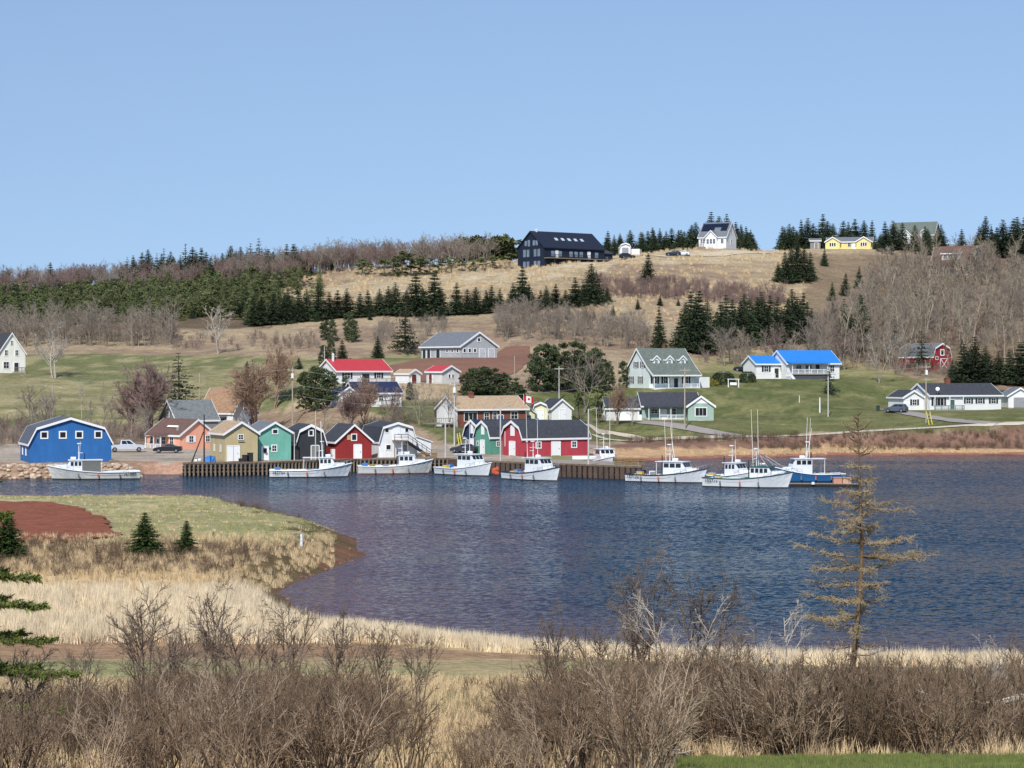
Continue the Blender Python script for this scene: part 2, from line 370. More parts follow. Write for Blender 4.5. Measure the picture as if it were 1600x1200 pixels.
def build_water():
    m = bpy.data.materials.new('water'); m.use_nodes = True; nt = m.node_tree; L = nt.links
    b = nt.nodes['Principled BSDF']; b.inputs['Roughness'].default_value = 0.1; b.inputs['IOR'].default_value = 1.33; b.inputs['Specular IOR Level'].default_value = 0.17
    at = N(nt, 'ShaderNodeAttribute', attribute_name='wcol'); L.new(at.outputs['Color'], b.inputs['Base Color'])
    # wind ripples: two scales of random facet tilt
    tc = N(nt, 'ShaderNodeTexCoord'); geo = N(nt, 'ShaderNodeNewGeometry'); acc = geo.outputs['Normal']
    for sc, st, k in ((4.2, (0.55, 1.0, 1), 2.1), (1.0, (0.4, 1.0, 1), 0.45), (0.022, (0.35, 2.0, 1), 0.4)):
        mp = N(nt, 'ShaderNodeMapping'); mp.inputs['Scale'].default_value = st; mp.inputs['Rotation'].default_value = (0, 0, 0.2); L.new(tc.outputs['Object'], mp.inputs[0])
        nz = N(nt, 'ShaderNodeTexNoise'); nz.inputs['Scale'].default_value = sc; nz.inputs['Detail'].default_value = 4; L.new(mp.outputs[0], nz.inputs['Vector'])
        sb = N(nt, 'ShaderNodeVectorMath', operation='SUBTRACT'); sb.inputs[1].default_value = (.5, .5, .5); L.new(nz.outputs['Color'], sb.inputs[0])
        mu = N(nt, 'ShaderNodeVectorMath', operation='MULTIPLY'); mu.inputs[1].default_value = (k, k, 0); L.new(sb.outputs[0], mu.inputs[0])
        ad = N(nt, 'ShaderNodeVectorMath', operation='ADD'); L.new(acc, ad.inputs[0]); L.new(mu.outputs[0], ad.inputs[1]); acc = ad.outputs[0]
    sl = N(nt, 'ShaderNodeVectorMath', operation='ADD'); sl.inputs[1].default_value = (0.02, -0.08, 0); L.new(acc, sl.inputs[0]); acc = sl.outputs[0]   # constant tilt added so the ripples reflect higher, bluer sky
    no = N(nt, 'ShaderNodeVectorMath', operation='NORMALIZE'); L.new(acc, no.inputs[0]); L.new(no.outputs[0], b.inputs['Normal'])
    xs = np.arange(-400, 401, 3.0); ys = np.arange(80, 440, 2.0); X, Y = np.meshgrid(xs, ys); x = X.ravel(); y = Y.ravel()
    V = np.stack([x, y, np.zeros(len(x))], 1); nx = len(xs)
    a = (np.arange(len(ys) - 1)[:, None] * nx + np.arange(nx - 1)[None]).ravel(); Fc = np.stack([a, a + 1, a + 1 + nx, a + nx], 1)
    me = raw_mesh('water', V, Fc, m, True)
    px = CX + F * x / y; py = HY + F * CAMZ / y; n = fbm(x * .03, y * .03, 4); px = px + n * 260; py = py + n * 26
    d = -shore_d(x, y)
    # silty red shallows along the west side of the bay, in front of the near shore and along the far beach
    sh = np.clip(1 - (px - 560) / 420, 0, 1) * np.clip((py - 762) / 18, 0, 1)
    sh = np.maximum(sh * np.clip(1.15 - (py - 880) / 500, 0, 1), np.clip(1 - d / 22, 0, 1) * ((y < 160) | (x > 25)))
    sh = np.clip(sh, 0, 1)[:, None] * .95
    col = C(8, 40, 60)[None] * (1 - sh) + C(88, 70, 74)[None] * sh
    at2 = me.color_attributes.new('wcol', 'FLOAT_COLOR', 'POINT')
    at2.data.foreach_set('color', np.concatenate([col, np.ones((len(x), 1))], 1).astype(np.float32).ravel())
    tag(ob('water', me), None, kind='structure')
build_water()

def ribbon(name, pts, width, m, lift=0.07, label=None):
    """a road or path draped over the ground through points (x, y)"""
    P = [Vector((p[0], p[1])) for p in pts]; fine = []
    for a, b in zip(P[:-1], P[1:]):
        n = max(2, int((b - a).length / 1.5)); fine += [a.lerp(b, i / n) for i in range(n)]
    fine.append(P[-1]); mb = MB(); K = 5
    for i, p in enumerate(fine):
        d = (fine[min(i + 1, len(fine) - 1)] - fine[max(i - 1, 0)]).normalized(); nrm = Vector((-d.y, d.x))
        for k in range(K):
            wdt = width if not callable(width) else width(i / len(fine))
            q = p + nrm * wdt * (k / (K - 1) - 0.5) * (1 + 0.05 * math.sin(i * 1.7)); mb.v.append((q.x, q.y, float(gz(q.x, q.y)) + lift))
    for i in range(len(fine) - 1):
        for k in range(K - 1): a = i * K + k; mb.f.append((a, a + K, a + K + 1, a + 1))
    o = mb.build(name, m, smooth=True); tag(o, label, kind='structure'); return o

def draped(name, poly_px, m, y0, lift=0.08, step=1.2, clod=0.25):
    """a sheet over the ground inside an outline given by pixels whose distance comes from the ground"""
    P = [hit(px, py, y0) for px, py in poly_px]; poly = [(p.x, p.y) for p in P]
    xs = [p[0] for p in poly]; ys = [p[1] for p in poly]; rows = np.arange(min(ys) + 0.05, max(ys), step); mb = MB(); K = 70; prev = None
    for y in rows:
        xi = []
        for i in range(len(poly)):
            (xa, ya), (xb, yb) = poly[i], poly[(i + 1) % len(poly)]
            if (ya > y) != (yb > y): xi.append(xa + (y - ya) / (yb - ya) * (xb - xa))
        if len(xi) < 2: prev = None; continue
        a, b = min(xi), max(xi); a += 2.0 * float(fbm(y * .6, a, 3)); b += 3.0 * float(fbm(y * .5, b, 3)); base = len(mb.v)
        for k in range(K + 1): x = a + (b - a) * k / K; mb.v.append((x, y, float(gz(x, y)) + lift + clod * max(0.0, float(fbm(x * 1.3, y * 1.3, 3)) + .1)))
        if prev is not None:
            for k in range(K): mb.f.append((prev + k, prev + k + 1, base + k + 1, base + k))
        prev = base
    o = mb.build(name, m, smooth=True); tag(o, None, kind='structure'); return o
# ------------------------------------------------------------------ materials for buildings
WHITE = mat('white_paint', (232, 232, 228), 0.55, 0.05, 0.7)
TRIM = mat('white_trim', (238, 238, 235), 0.5, 0.04, 0.9)
GLASS = glass()
CONC = mat('concrete', (165, 160, 150), 0.9, 0.15, 1.2, bump=0.02)
WOOD = mat('grey_wood', (142, 130, 114), 0.85, 0.25, 3.0, bump=0.02, stretch=(1, 1, 4))
DARKM = mat('dark_metal', (42, 44, 48), 0.5, 0.2, 2.0)
R_DARK = shingle('roof_charcoal', (66, 68, 74)); R_GREY = shingle('roof_grey', (112, 116, 122)); R_BROWN = shingle('roof_brown', (108, 84, 76))
R_TAN = shingle('roof_tan', (174, 150, 122)); R_RED = mat('roof_red_metal', (186, 62, 66), 0.45, 0.08, 1, board=0.45, board_axis=0)
R_BLUE = mat('roof_blue_metal', (48, 126, 204), 0.4, 0.06, 1, board=0.45, board_axis=0)
R_GREEN = shingle('roof_green_grey', (104, 112, 104)); R_NAVY = shingle('roof_navy', (44, 52, 78))
BRICK = mat('red_brick', (128, 82, 66), 0.85, 0.25, 6.0, bump=0.01)
SHUT = mat('dark_shutter', (48, 52, 58), 0.6, 0.1)
DOORW = mat('white_door', (240, 240, 238), 0.5, 0.03)
RAKE = {}

def place(px, Y, th, anchor, name, label, cat='building', py=None, group=None):
    """a thing whose local point `anchor` stands on the ground at that pixel column and distance; th turns it from facing the camera"""
    rz = math.radians(th) - math.atan((px - CX) / F)
    P = on_ground(px, Y)
    if py is not None: P.z = PZ(py, Y)
    a = Matrix.Rotation(rz, 3, 'Z') @ Vector((anchor[0], anchor[1], 0))
    return thing(name, label, cat, P - a, rz, group)

class Blk: pass
def block(H, x, y, W, D, h, rise, ridge, wm, rm, kind='gable', ov=0.35, ovg=0.3, knee=(0.8, 0.62), z0=0.0, trim=TRIM, prof=None, roof_prof=None, t=0.16, found=CONC, fdepth=2.0, wname='wall', rname='roof', trimd=0.2):
    """walls and roof standing on x-W/2..x+W/2, y..y+D; ridge along 'x' or 'y'"""
    b = Blk(); b.x, b.y, b.W, b.D, b.H, b.h, b.z0 = x, y, W, D, H, h, z0
    if ridge == 'y': span, ln, fn = W, D, (lambda s, q, z: (x + s, y + q, z + z0))
    else: span, ln, fn = D, W, (lambda s, q, z: (x - W / 2 + q, y + D / 2 + s, z + z0))
    hs = span / 2; b.hs = hs; b.rise = rise; b.ridge = ridge
    if prof is None:
        if kind == 'gable': prof = [(-hs, h), (0, h + rise), (hs, h)]
        elif kind == 'gambrel':
            kx, kz = hs * knee[0], h + rise * knee[1]; prof = [(-hs, h), (-kx, kz), (0, h + rise), (kx, kz), (hs, h)]
    b.prof = prof
    MB().prism([(-hs, 0.0)] + prof + [(hs, 0.0)], 0, ln, fn).build(wname, wm, H)
    if found: MB().box(x - W / 2 + .03, x + W / 2 - .03, y + .03, y + D - .03, z0 - fdepth, z0 + 0.02).build('foundation', found, H)
    rp = list(roof_prof or prof)
    def ext(p, q):
        dx, dz = p[0] - q[0], p[1] - q[1]; l = math.hypot(dx, dz); return (p[0] + dx / l * ov, p[1] + dz / l * ov)
    rp[0] = ext(rp[0], rp[1]); rp[-1] = ext(rp[-1], rp[-2])
    lo = [(a, z + 0.03) for a, z in rp]; hi = [(a, z + 0.03 + t * 1.15) for a, z in rp]
    b.roof = MB().prism(lo + hi[::-1], -ovg, ln + ovg, fn).build(rname, rm, H)
    if trim:
        m = MB(); lo2 = [(a, z - trimd * .6) for a, z in rp]; hi2 = [(a * 1.004, z + 0.03 + t * 1.15 + 0.02) for a, z in rp]
        for q0 in (-ovg - 0.06, ln + ovg + 0.005): m.prism(lo2 + hi2[::-1], q0, q0 + 0.055, fn)
        for s, k in ((-1, 0), (1, -1)):
            a, z = rp[k]; m.prism([(a + s * .005, z - .1), (a + s * .06, z - .1), (a + s * .06, z + .2), (a + s * .005, z + .2)], -ovg, ln + ovg, fn)
        m.build('roof_trim', trim, H)
    return b
def face(b, f, u, z):
    if f == 'f': return Vector((b.x + u, b.y, b.z0 + z)), Vector((1, 0, 0)), Vector((0, -1, 0))
    if f == 'b': return Vector((b.x - u, b.y + b.D, b.z0 + z)), Vector((-1, 0, 0)), Vector((0, 1, 0))
    if f == 'r': return Vector((b.x + b.W / 2, b.y + b.D / 2 + u, b.z0 + z)), Vector((0, 1, 0)), Vector((1, 0, 0))
    return Vector((b.x - b.W / 2, b.y + b.D / 2 - u, b.z0 + z)), Vector((0, -1, 0)), Vector((-1, 0, 0))
UP = Vector((0, 0, 1))
def win(b, f, u, z, w, h, fm=TRIM, pm=GLASS, bars=(1, 1), fw=0.1, shutters=None, par=None):
    """window > pane, centred at u along the face and height z"""
    c, r, n = face(b, f, u, z); m = MB()
    for s in (-1, 1):
        m.obox(c + r * s * (w / 2 + fw / 2) + n * .03, r, UP, n, fw, h + 2 * fw, .1)
        m.obox(c + UP * s * (h / 2 + fw / 2) + n * .03, r, UP, n, w, fw, .096)
    for i in range(1, bars[0] + 1): m.obox(c + r * (w * (i / (bars[0] + 1) - .5)) + n * .035, r, UP, n, .05, h, .04)
    for i in range(1, bars[1] + 1): m.obox(c + UP * (h * (i / (bars[1] + 1) - .5)) + n * .035, r, UP, n, w, .05, .036)
    o = m.build('window', fm, b.H if par is None else par)
    MB().obox(c + n * .012, r, UP, n, w, h, .02).build('pane', pm, o)
    if shutters:
        for s in (-1, 1):
            MB().obox(c + r * s * (w / 2 + fw + .24) + n * .03, r, UP, n, .42, h + .1, .06).build('shutter', shutters, b.H)
    return o
def door(b, f, u, w, h, dm=DOORW, fm=TRIM, z=0.02, name='door', lite=None, split=False):
    c, r, n = face(b, f, u, z + h / 2); m = MB(); m.obox(c + n * .03, r, UP, n, w, h, .07)
    o = m.build(name, dm, b.H)
    if fm:
        m = MB()
        for s in (-1, 1): m.obox(c + r * s * (w / 2 + .06) + n * .04, r, UP, n, .12, h + .12, .11)
        m.obox(c + UP * (h / 2 + .06) + n * .04, r, UP, n, w, .12, .105); m.build('door_frame', fm, o)
    MB().obox(c + r * (w * .38) + n * .09, r, UP, n, .06, .16, .06).build('handle', DARKM, o)
    if split: MB().obox(c + n * .068, r, UP, n, .04, h, .02).build('door_seam', SHUT, o)
    if lite: MB().obox(c + UP * h * .22 + n * .068, r, UP, n, w * .6, h * .34, .02).build('pane', GLASS, o)
    return o
def chimney(H, x, y, z0, z1, w=0.6, m=BRICK, name='chimney'):
    MB().box(x - w / 2, x + w / 2, y - w / 2, y + w / 2, z0, z1).box(x - w / 2 - .06, x + w / 2 + .06, y - w / 2 - .06, y + w / 2 + .06, z1, z1 + .14).box(x - .15, x + .15, y - .15, y + .15, z1 + .14, z1 + .4).build(name, m, H)
def railing(H, x0, x1, y, z, h=0.95, m=TRIM, gap=0.22, name='railing', axis='x'):
    q = MB(); n = max(2, int((x1 - x0) / gap))
    f = (lambda a, b0, b1, c0, c1, w: q.box(a, b0, y - w, y + w, c0, c1)) if axis == 'x' else (lambda a, b0, b1, c0, c1, w: q.box(y - w, y + w, a, b0, c0, c1))
    f(x0, x1, 0, z + h - .05, z + h + .05, .05); f(x0, x1, 0, z + .12, z + .2, .035)
    for i in range(n + 1):
        a = x0 + (x1 - x0) * i / n; wdt = .07 if i % 7 == 0 or i == n else .025
        f(a - wdt, a + wdt, 0, z, z + h + (.08 if wdt > .05 else 0) - .051, wdt * .8)
    return q.build(name, m, H)
def posts(H, xs, y, z0, z1, m=TRIM, w=0.14):
    for a in xs: MB().box(a - w / 2, a + w / 2, y - w / 2, y + w / 2, z0, z1).build('porch_post', m, H)
def steps(H, x, y, w, n, rise=.18, run=.28, m=WOOD, name='steps'):
    q = MB()
    for i in range(n): q.box(x - w / 2, x + w / 2, y - (n - i) * run, y - (n - i - 1) * run - .005, 0 - .4, rise * (i + 1))
    q.build(name, m, H)

# ------------------------------------------------------------------ harbour sheds
def harbour():
    H = place(46, 322, 7, (-6, 0), 'barn', 'large bright blue gambrel barn with four square white windows beside the boulder shore', py=723)
    b = block(H, 0, 0, 12.0, 11, 2.95, 3.45, 'y', siding('blue_siding', (48, 106, 168)), shingle('roof_slate', (92, 96, 106)), 'gambrel', knee=(.83, .57), ov=.5)
    for u in (-3.85, -1.15, 1.25, 4.05): win(b, 'f', u, 4.05, .8, .8, bars=(0, 0), fw=.18)
    for u in (-2.5, 1.5): win(b, 'l', u, 1.5, .55, 1.0, bars=(0, 0))
    MB().box(5.6, 6.9, -.6, .9, 0, .25).build('step', WOOD, H)

    H = place(281, 372, 34, (-3.6, 0), 'cottage', 'salmon pink cottage with brown roof behind the black sedan', 'house', py=704)
    pk = siding('pink_siding', (246, 172, 142))
    b = block(H, 0, 0, 7.2, 10, 2.6, 2.5, 'y', pk, R_BROWN)
    win(b, 'f', -1.3, 1.9, .8, 1.0, shutters=TRIM); win(b, 'f', 2.1, 1.9, .8, 1.0)
    for u in (-3.4, 0.2, 2.6): win(b, 'l', u, 1.6, 1.1, 1.2)
    door(b, 'l', -1.6, .95, 2.0, lite=True)
    railing(H, 3.4, 8.2, -5.2, 0, 1.0, axis='y'); MB().box(-5.2, -3.62, 3.4, 8.2, -.3, .12).build('porch_floor', WHITE, H)
    for q in (3.5, 5.6, 8.1): MB().box(-5.2, -5.06, q, q + .14, .12, 2.4).build('porch_post', TRIM, H)
    MB().prism([(-5.4, 2.45), (-3.5, 2.75), (-3.5, 2.85), (-5.4, 2.55)], 3.0, 8.5, lambda s, q, z: (s, q, z)).build('porch_roof', R_BROWN, H)
    q = MB(); q.obox((-2.2, 4.2, 4.02), (0, 1, 0), (.68, 0, .6), (-.6, 0, .7), 3.2, .45, .08); q.build('roof_board', TRIM, H)
    q = MB(); q.tube((-2.6, 2.0, 3.4), (-2.7, 1.9, 3.95), .3, .28, 10); q.build('satellite_dish', CONC, H)

    H = place(278, 396, 28, (-4, 0), 'cottage', 'weathered grey shingled house with steep gable behind the pink cottage', 'house', py=690)
    b = block(H, 0, 0, 8.5, 6.4, 3.9, 3.4, 'x', siding('weathered_grey', (140, 138, 134)), shingle('roof_old_grey', (118, 122, 122)))
    win(b, 'l', 0, 4.9, .7, 1.0); win(b, 'l', -1.5, 1.8, .8, 1.2); win(b, 'l', 1.5, 1.8, .8, 1.2)

    H = place(364, 408, -38, (4, 0), 'cottage', 'old house with steep tan brown roof and white chimney behind the tan shed', 'house', py=676)
    b = block(H, 0, 0, 8, 7.4, 3.7, 4.4, 'x', WHITE, shingle('roof_rust', (154, 124, 98)))
    win(b, 'r', 0, 4.6, .8, 1.1); win(b, 'r', 1.6, 1.9, .8, 1.2); win(b, 'f', -1.8, 1.8, .8, 1.2); win(b, 'f', 1.6, 1.8, .8, 1.2)
    MB().box(-2.2, -1.3, -1.1, -.02, -.5, 5.2).box(-2.0, -1.5, -.9, -.2, 5.2, 5.6).build('chimney', WHITE, H)
    MB().box(-3.4, 2.4, -2.4, -.02, -.6, 2.3).build('lean_to', WHITE, H); MB().prism([(-2.5, 2.3), (0, 2.9), (0, 3.0), (-2.5, 2.4)], -3.6, 2.6, lambda s, q, z: (q, s, z)).build('lean_to_roof', R_DARK, H)

    H = place(352, 326.6, 17, (-2.5, 0), 'shed', 'tan fishing shed with white double door and tan shingle roof', py=721)
    b = block(H, 0, 0, 5.1, 7.6, 4.15, 1.6, 'y', siding('tan_siding', (188, 172, 132)), R_TAN)
    door(b, 'f', -1.25, 1.8, 2.25, split=True); win(b, 'f', -.1, 3.6, .7, .65)
    for u in (-1.6, 1.6): win(b, 'l', u, 1.9, .4, .9, bars=(0, 0))
    MB().box(-.5, .5, -.02 + -.12, -.01, 2.9, 2.93).build('light_shelf', DARKM, H)

    H = place(404, 331, 16, (-2.55, 0), 'shed', 'mint green fishing shed with white door and small square windows', py=719.5)
    b = block(H, 0, 0, 5.1, 8, 4.2, 1.45, 'y', siding('mint_siding', (114, 176, 158)), R_GREY)
    win(b, 'f', .05, 4.35, .7, .55, bars=(0, 0), fw=.14); door(b, 'f', -1.55, .95, 2.05, lite=True); win(b, 'f', -.1, 1.8, .65, .85, fw=.14)
    MB().box(-.95, -.65, -.12, -.01, 1.75, 1.95).build('wall_lamp', DARKM, H)

    H = place(462, 335, 14, (-2.4, 0), 'shed', 'black gambrel fishing shed with white trim and grey plank door', py=718.5)
    b = block(H, 0, 0, 4.75, 8, 2.6, 2.65, 'y', siding('black_siding', (56, 57, 62)), R_DARK, 'gambrel', knee=(.78, .66), ov=.35, trimd=.35)
    win(b, 'f', 0, 4.1, .55, .7, fw=.16, bars=(0, 0)); door(b, 'f', .65, 1.15, 2.1, dm=mat('grey_door', (128, 128, 126), .7))

    H = place(526, 338, 20, (-2.85, 0), 'shed', 'dark red fishing shed with white door and an open loft hatch', py=718)
    b = block(H, 0, 0, 5.85, 7, 2.75, 2.5, 'y', siding('barn_red', (146, 50, 48)), R_DARK)
    door(b, 'f', .6, 1.15, 2.2); win(b, 'f', 0, 3.4, .7, .85, fw=.14, bars=(0, 0))
    c, r, n = face(b, 'f', -.85, 3.4); MB().obox(c + n * .05, r, UP, n, .6, .8, .05).build('hatch_shutter', mat('pale_wood', (198, 160, 120)), H)
    MB().box(-3.45, -2.95, .4, 1.1, 0, 1.6).build('white_cupboard', WHITE, H)
    MB().box(-4.3, -3.5, .2, .9, 0, .9).build('storage_box', CONC, H)

    H = place(592, 341.5, 17, (-3.05, 0), 'barn', 'white gambrel net barn with dark outside stairs and a lean-to', py=715)
    b = block(H, 0, 0, 6.1, 10, 2.5, 2.8, 'y', siding('white_siding', (228, 229, 228)), R_DARK, 'gambrel', knee=(.8, .74), ov=.3)
    win(b, 'f', -1.75, 4.25, .55, .6, bars=(0, 0)); win(b, 'f', 1.5, 4.25, .5, .6, bars=(0, 0)); win(b, 'f', -1.5, 1.6, .7, .7, bars=(0, 0))
    door(b, 'f', -.2, .9, 1.9, z=2.75); door(b, 'f', 1.3, .85, 1.95, dm=mat('grey_panel', (150, 152, 155)))
    win(b, 'l', 0, 1.5, .6, .6, bars=(0, 0))
    MB().prism([(3.06, 0), (5.7, 0), (5.7, 2.3), (3.06, 3.2)], .6, 9, lambda s, q, z: (s, q, z)).build('lean_to', siding('white_siding', (228, 229, 228)), H)
    MB().prism([(3.06, 3.24), (5.95, 2.27), (5.95, 2.4), (3.06, 3.38)], .35, 9.2, lambda s, q, z: (s, q, z)).build('lean_to_roof', WHITE, H)
    MB().box(-.9, 1.3, -1.35, -.02, 2.55, 2.7).build('stair_landing', WOOD, H)
    q = MB(); n_ = 14
    for i in range(n_): z = 2.5 * (1 - i / n_); q.box(1.31 + i * .27, 1.31 + i * .27 + .3, -1.3, -.3, z - .06, z)
    q.build('stair_treads', WOOD, H)
    q = MB()
    for yy in (-1.36, -.24): q.obox((3.2, yy, 1.22), (1.0, 0, -.66), (.55, 0, .83), (0, 1, 0), 4.6 / 1.198 * 1.0, .3, .07)
    q.build('stair_stringer', DARKM, H)
    q = MB(); q.tube((1.3, -1.38, 3.6), (5.1, -1.38, 1.1), .045); q.tube((1.3, -1.38, 3.2), (5.1, -1.38, .7), .035); q.tube((-.9, -1.38, 3.6), (1.3, -1.38, 3.6), .045); q.tube((-.9, -1.38, 3.2), (1.3, -1.38, 3.2), .035)
    for i in range(6): q.tube((1.3 + i * .76, -1.38, 2.6 - i * .5), (1.3 + i * .76, -1.38, 3.6 - i * .5), .04)
    for a in (-.9, .2): q.tube((a, -1.38, 2.6), (a, -1.38, 3.6), .04)
    q.build('stair_railing', DARKM, H)
    for a in (-.85, 1.25): MB().box(a - .07, a + .07, -1.3, -1.16, 0, 2.55).build('landing_post', WOOD, H)

    nv = siding('navy_siding', (44, 58, 84)); gr = siding('sea_green_siding', (94, 152, 132)); rd = siding('crimson_siding', (180, 68, 78))
    for (px, Y, py, W, D, wm, rm, nm, lab) in (
            (750, 363, 707.5, 12, 5.2, nv, R_NAVY, 'shed', 'navy gambrel shed partly hidden behind the green gambrel shed'),
            (767, 355, 710, 12, 5.2, gr, R_DARK, 'shed', 'green gambrel shed with white loft door beside the long red barn'),
            (817.5, 346, 713, 12.2, 6.7, rd, R_DARK, 'barn', 'long crimson gambrel barn on the wharf with white doors')):
        H = place(px, Y, 30, (-W / 2, 0), nm, lab, py=py)
        b = block(H, 0, 0, W, D, 2.9, 2.5 if D > 6 else 2.35, 'x', wm, rm, 'gambrel', knee=(.72, .6), ov=.35, trimd=.3)
        c, r, n = face(b, 'l', 0, 4.0); MB().obox(c + n * .04, r, UP, n, 1.25 if D > 6 else .95, 1.7, .08).build('loft_door', DOORW, H)
        door(b, 'l', -.1, 1.7 if D > 6 else 1.2, 2.2)
        if D > 6:
            win(b, 'f', -3.3, 1.75, .75, .85, fw=.16); door(b, 'f', -.1, 1.5, 2.2); win(b, 'f', 3.3, 1.75, .75, .85, fw=.16)
            c, r, n = face(b, 'l', -2.3, 2.6); MB().tube(c + n * .1 - UP * 1.2, c + n * .1 + UP * 1.2, .05).build('downpipe', TRIM, H)
            MB().box(-5.7, -5.4, -.25, -.02, 2.3, 2.45).build('wall_lamp', TRIM, H)
        else:
            win(b, 'f', -4.6, 1.7, .6, .7); win(b, 'l', -1.6, 1.7, .5, .6, bars=(0, 0))
harbour()

# ------------------------------------------------------------------ village houses
def village():
    # brick ranch house
    H = place(715, 391, 26, (-7, 0), 'house', 'brick ranch house with tan shingle roof and white gable above the crimson barn', 'house', py=668)
    b = block(H, 0, 0, 14, 8.6, 3.3, 2.1, 'x', BRICK, R_TAN, ov=.5)
    MB().prism([(-4.28, 0), (-4.28, 3.25), (0, 5.3), (4.28, 3.25), (4.28, 0)], -7.06, -7.005, lambda s, q, z: (q, 4.3 + s, z)).build('gable_cladding', WHITE, H)
    win(b, 'f', -4.4, 1.9, 2.5, 1.5, bars=(2, 0)); win(b, 'f', -1.2, 1.9, .9, 1.3); door(b, 'f', 1.6, 1.0, 2.1, dm=mat('blue_door', (40, 60, 110))); win(b, 'f', .45, 2.0, .7, 1.3); win(b, 'f', 4.4, 2.1, 1.3, 1.3)
    win(b, 'l', 0, 1.9, .9, 1.2); chimney(H, -2.5, 3.8, 4.8, 6.1, .8)
    MB().box(-11, -7.1, 1, 6, .55, .75).build('deck', WOOD, H); posts(H, (-10.9, -9, -7.2), 1.1, -1.5, .55, WOOD); railing(H, -11, -7.1, 1.05, .75, .9, WOOD, .4)
    b2 = block(H, 8.2, 1.5, 2.4, 6, 2.5, .8, 'y', siding('cream_siding', (232, 226, 190)), R_TAN, wname='porch_wall', rname='porch_roof'); win(b2, 'f', 0, 1.5, .8, 1.0)

    H = place(844, 401, 8, (0, 0), 'shed', 'small cream gambrel garden shed beside the brick house', py=656)
    b = block(H, 0, 0, 2.8, 4, 1.8, 1.3, 'y', siding('cream_siding', (232, 226, 190)), R_BROWN, 'gambrel', ov=.2); door(b, 'f', 0, 1.2, 1.7)
    H = place(862, 404, 22, (-2, 0), 'shed', 'white garage with steep black roof between brick house and pines', py=656)
    b = block(H, 0, 0, 4.0, 6, 2.1, 1.6, 'y', WHITE, R_DARK); door(b, 'f', .2, 1.0, 1.9)

    H = place(526, 442, 27, (-6.2, 0), 'house', 'white bungalow with bright red metal roof and front deck', 'house', py=599.5)
    b = block(H, 0, 0, 12.4, 8.4, 2.6, 2.2, 'x', WHITE, R_RED, ov=.45)
    win(b, 'f', -3.8, 1.6, 1.2, 1.1, shutters=SHUT); door(b, 'f', .4, 1.7, 2.0, dm=GLASS); win(b, 'f', 3.4, 1.7, .9, 1.1, shutters=SHUT); win(b, 'l', .6, 1.6, .9, 1.1); win(b, 'l', -2.4, 1.6, .9, 1.1)
    MB().box(-2.5, 6.1, -2.2, -.03, -.1, .1).build('deck', WOOD, H); railing(H, -2.5, 6.1, -2.2, .1, .9, WOOD, .3); chimney(H, -5.3, 3.4, 4.2, 5.8, .35, TRIM, 'flue')
    H = place(639, 440, 40, (-1.5, 0), 'shed', 'small white shed with tan roof and brown door', py=599)
    b = block(H, 0, 0, 3.1, 4.2, 1.9, .8, 'y', WHITE, R_TAN, ov=.2); door(b, 'f', -.2, 1.2, 1.75, dm=mat('brown_door', (112, 52, 40)))
    H = place(691, 440, 36, (-2.1, 0), 'shed', 'small white shed with red metal roof and two little windows', py=599.5)
    b = block(H, 0, 0, 4.3, 5.4, 2.4, 1.1, 'y', siding('pale_siding', (214, 212, 206)), R_RED, ov=.3)
    door(b, 'l', -1.2, 1.0, 1.9, dm=mat('brown_door', (112, 52, 40))); win(b, 'f', -.35, 1.5, .4, .7, bars=(0, 0)); win(b, 'f', .55, 1.5, .4, .7, bars=(0, 0))

    H = place(556, 417, 16, (-4.5, 0), 'house', 'white bungalow with dark navy roof below the red roofed bungalow', 'house', py=636)
    b = block(H, 0, 0, 9.2, 8, 2.7, 1.9, 'x', WHITE, R_NAVY, ov=.45)
    win(b, 'f', .5, 1.7, .8, 1.1); win(b, 'f', 3.0, 1.7, .8, 1.1); win(b, 'f', -2, 1.7, .8, 1.1); MB().box(.2, 3.6, -1.6, -.03, -.2, .35).build('deck', WOOD, H); railing(H, .2, 3.6, -1.6, .35, .9, DARKM, .3)
    b2 = block(H, -6.1, -.8, 3.8, 7, 2.4, 1.3, 'y', WHITE, R_NAVY, wname='wing_wall', rname='wing_roof'); win(b2, 'f', 0, 1.5, .9, 1.1)

    # grey hall
    gh = siding('grey_siding', (178, 181, 180))
    H = place(720, 482, 35, (-4.9, 0), 'hall', 'grey hall with white trimmed windows standing above the ploughed red field', 'building', py=560)
    b = block(H, 0, 0, 9.9, 15.6, 2.75, 3.0, 'y', gh, R_GREY, ov=.5, trimd=.35)
    win(b, 'f', 0, 4.15, .7, .7, fw=.18, bars=(0, 0))
    for u in (-3.9, -2.5, -1.1): win(b, 'f', u, 1.75, .6, .8, fw=.16, bars=(0, 0))
    for u in (.9, 3.4): door(b, 'f', u, 1.5, 2.1, dm=mat('pale_grey_door', (196, 198, 198)))
    for u in (7.0, 4.9, 2.9): win(b, 'l', u - .3, 1.75, .6, .8, fw=.16, bars=(0, 0))
    for u in (-6.4, -4.6): door(b, 'l', u, 1.2, 2.1, dm=SHUT)
    door(b, 'l', -.9, 1.4, 2.1, dm=SHUT)
    b2 = block(H, 6.7, 5, 3.5, 8, 2.75, 1.2, 'y', gh, R_GREY, wname='wing_wall', rname='wing_roof')
    MB().box(-6.6, 8.8, -1.6, -.04, -.35, -.02).box(-6.6, -4.99, .0, 16, -.35, -.02).build('slab', mat('pale_concrete', (222, 218, 210)), H)

    # mint cape house with green roof
    mint = siding('pale_mint_siding', (222, 231, 225)); D = 9.6; W = 11.2
    H = place(1014, 457, 30, (-W / 2, 0), 'house', 'pale mint cape house with green roof, three dormers and front porch', 'house', py=606.5)
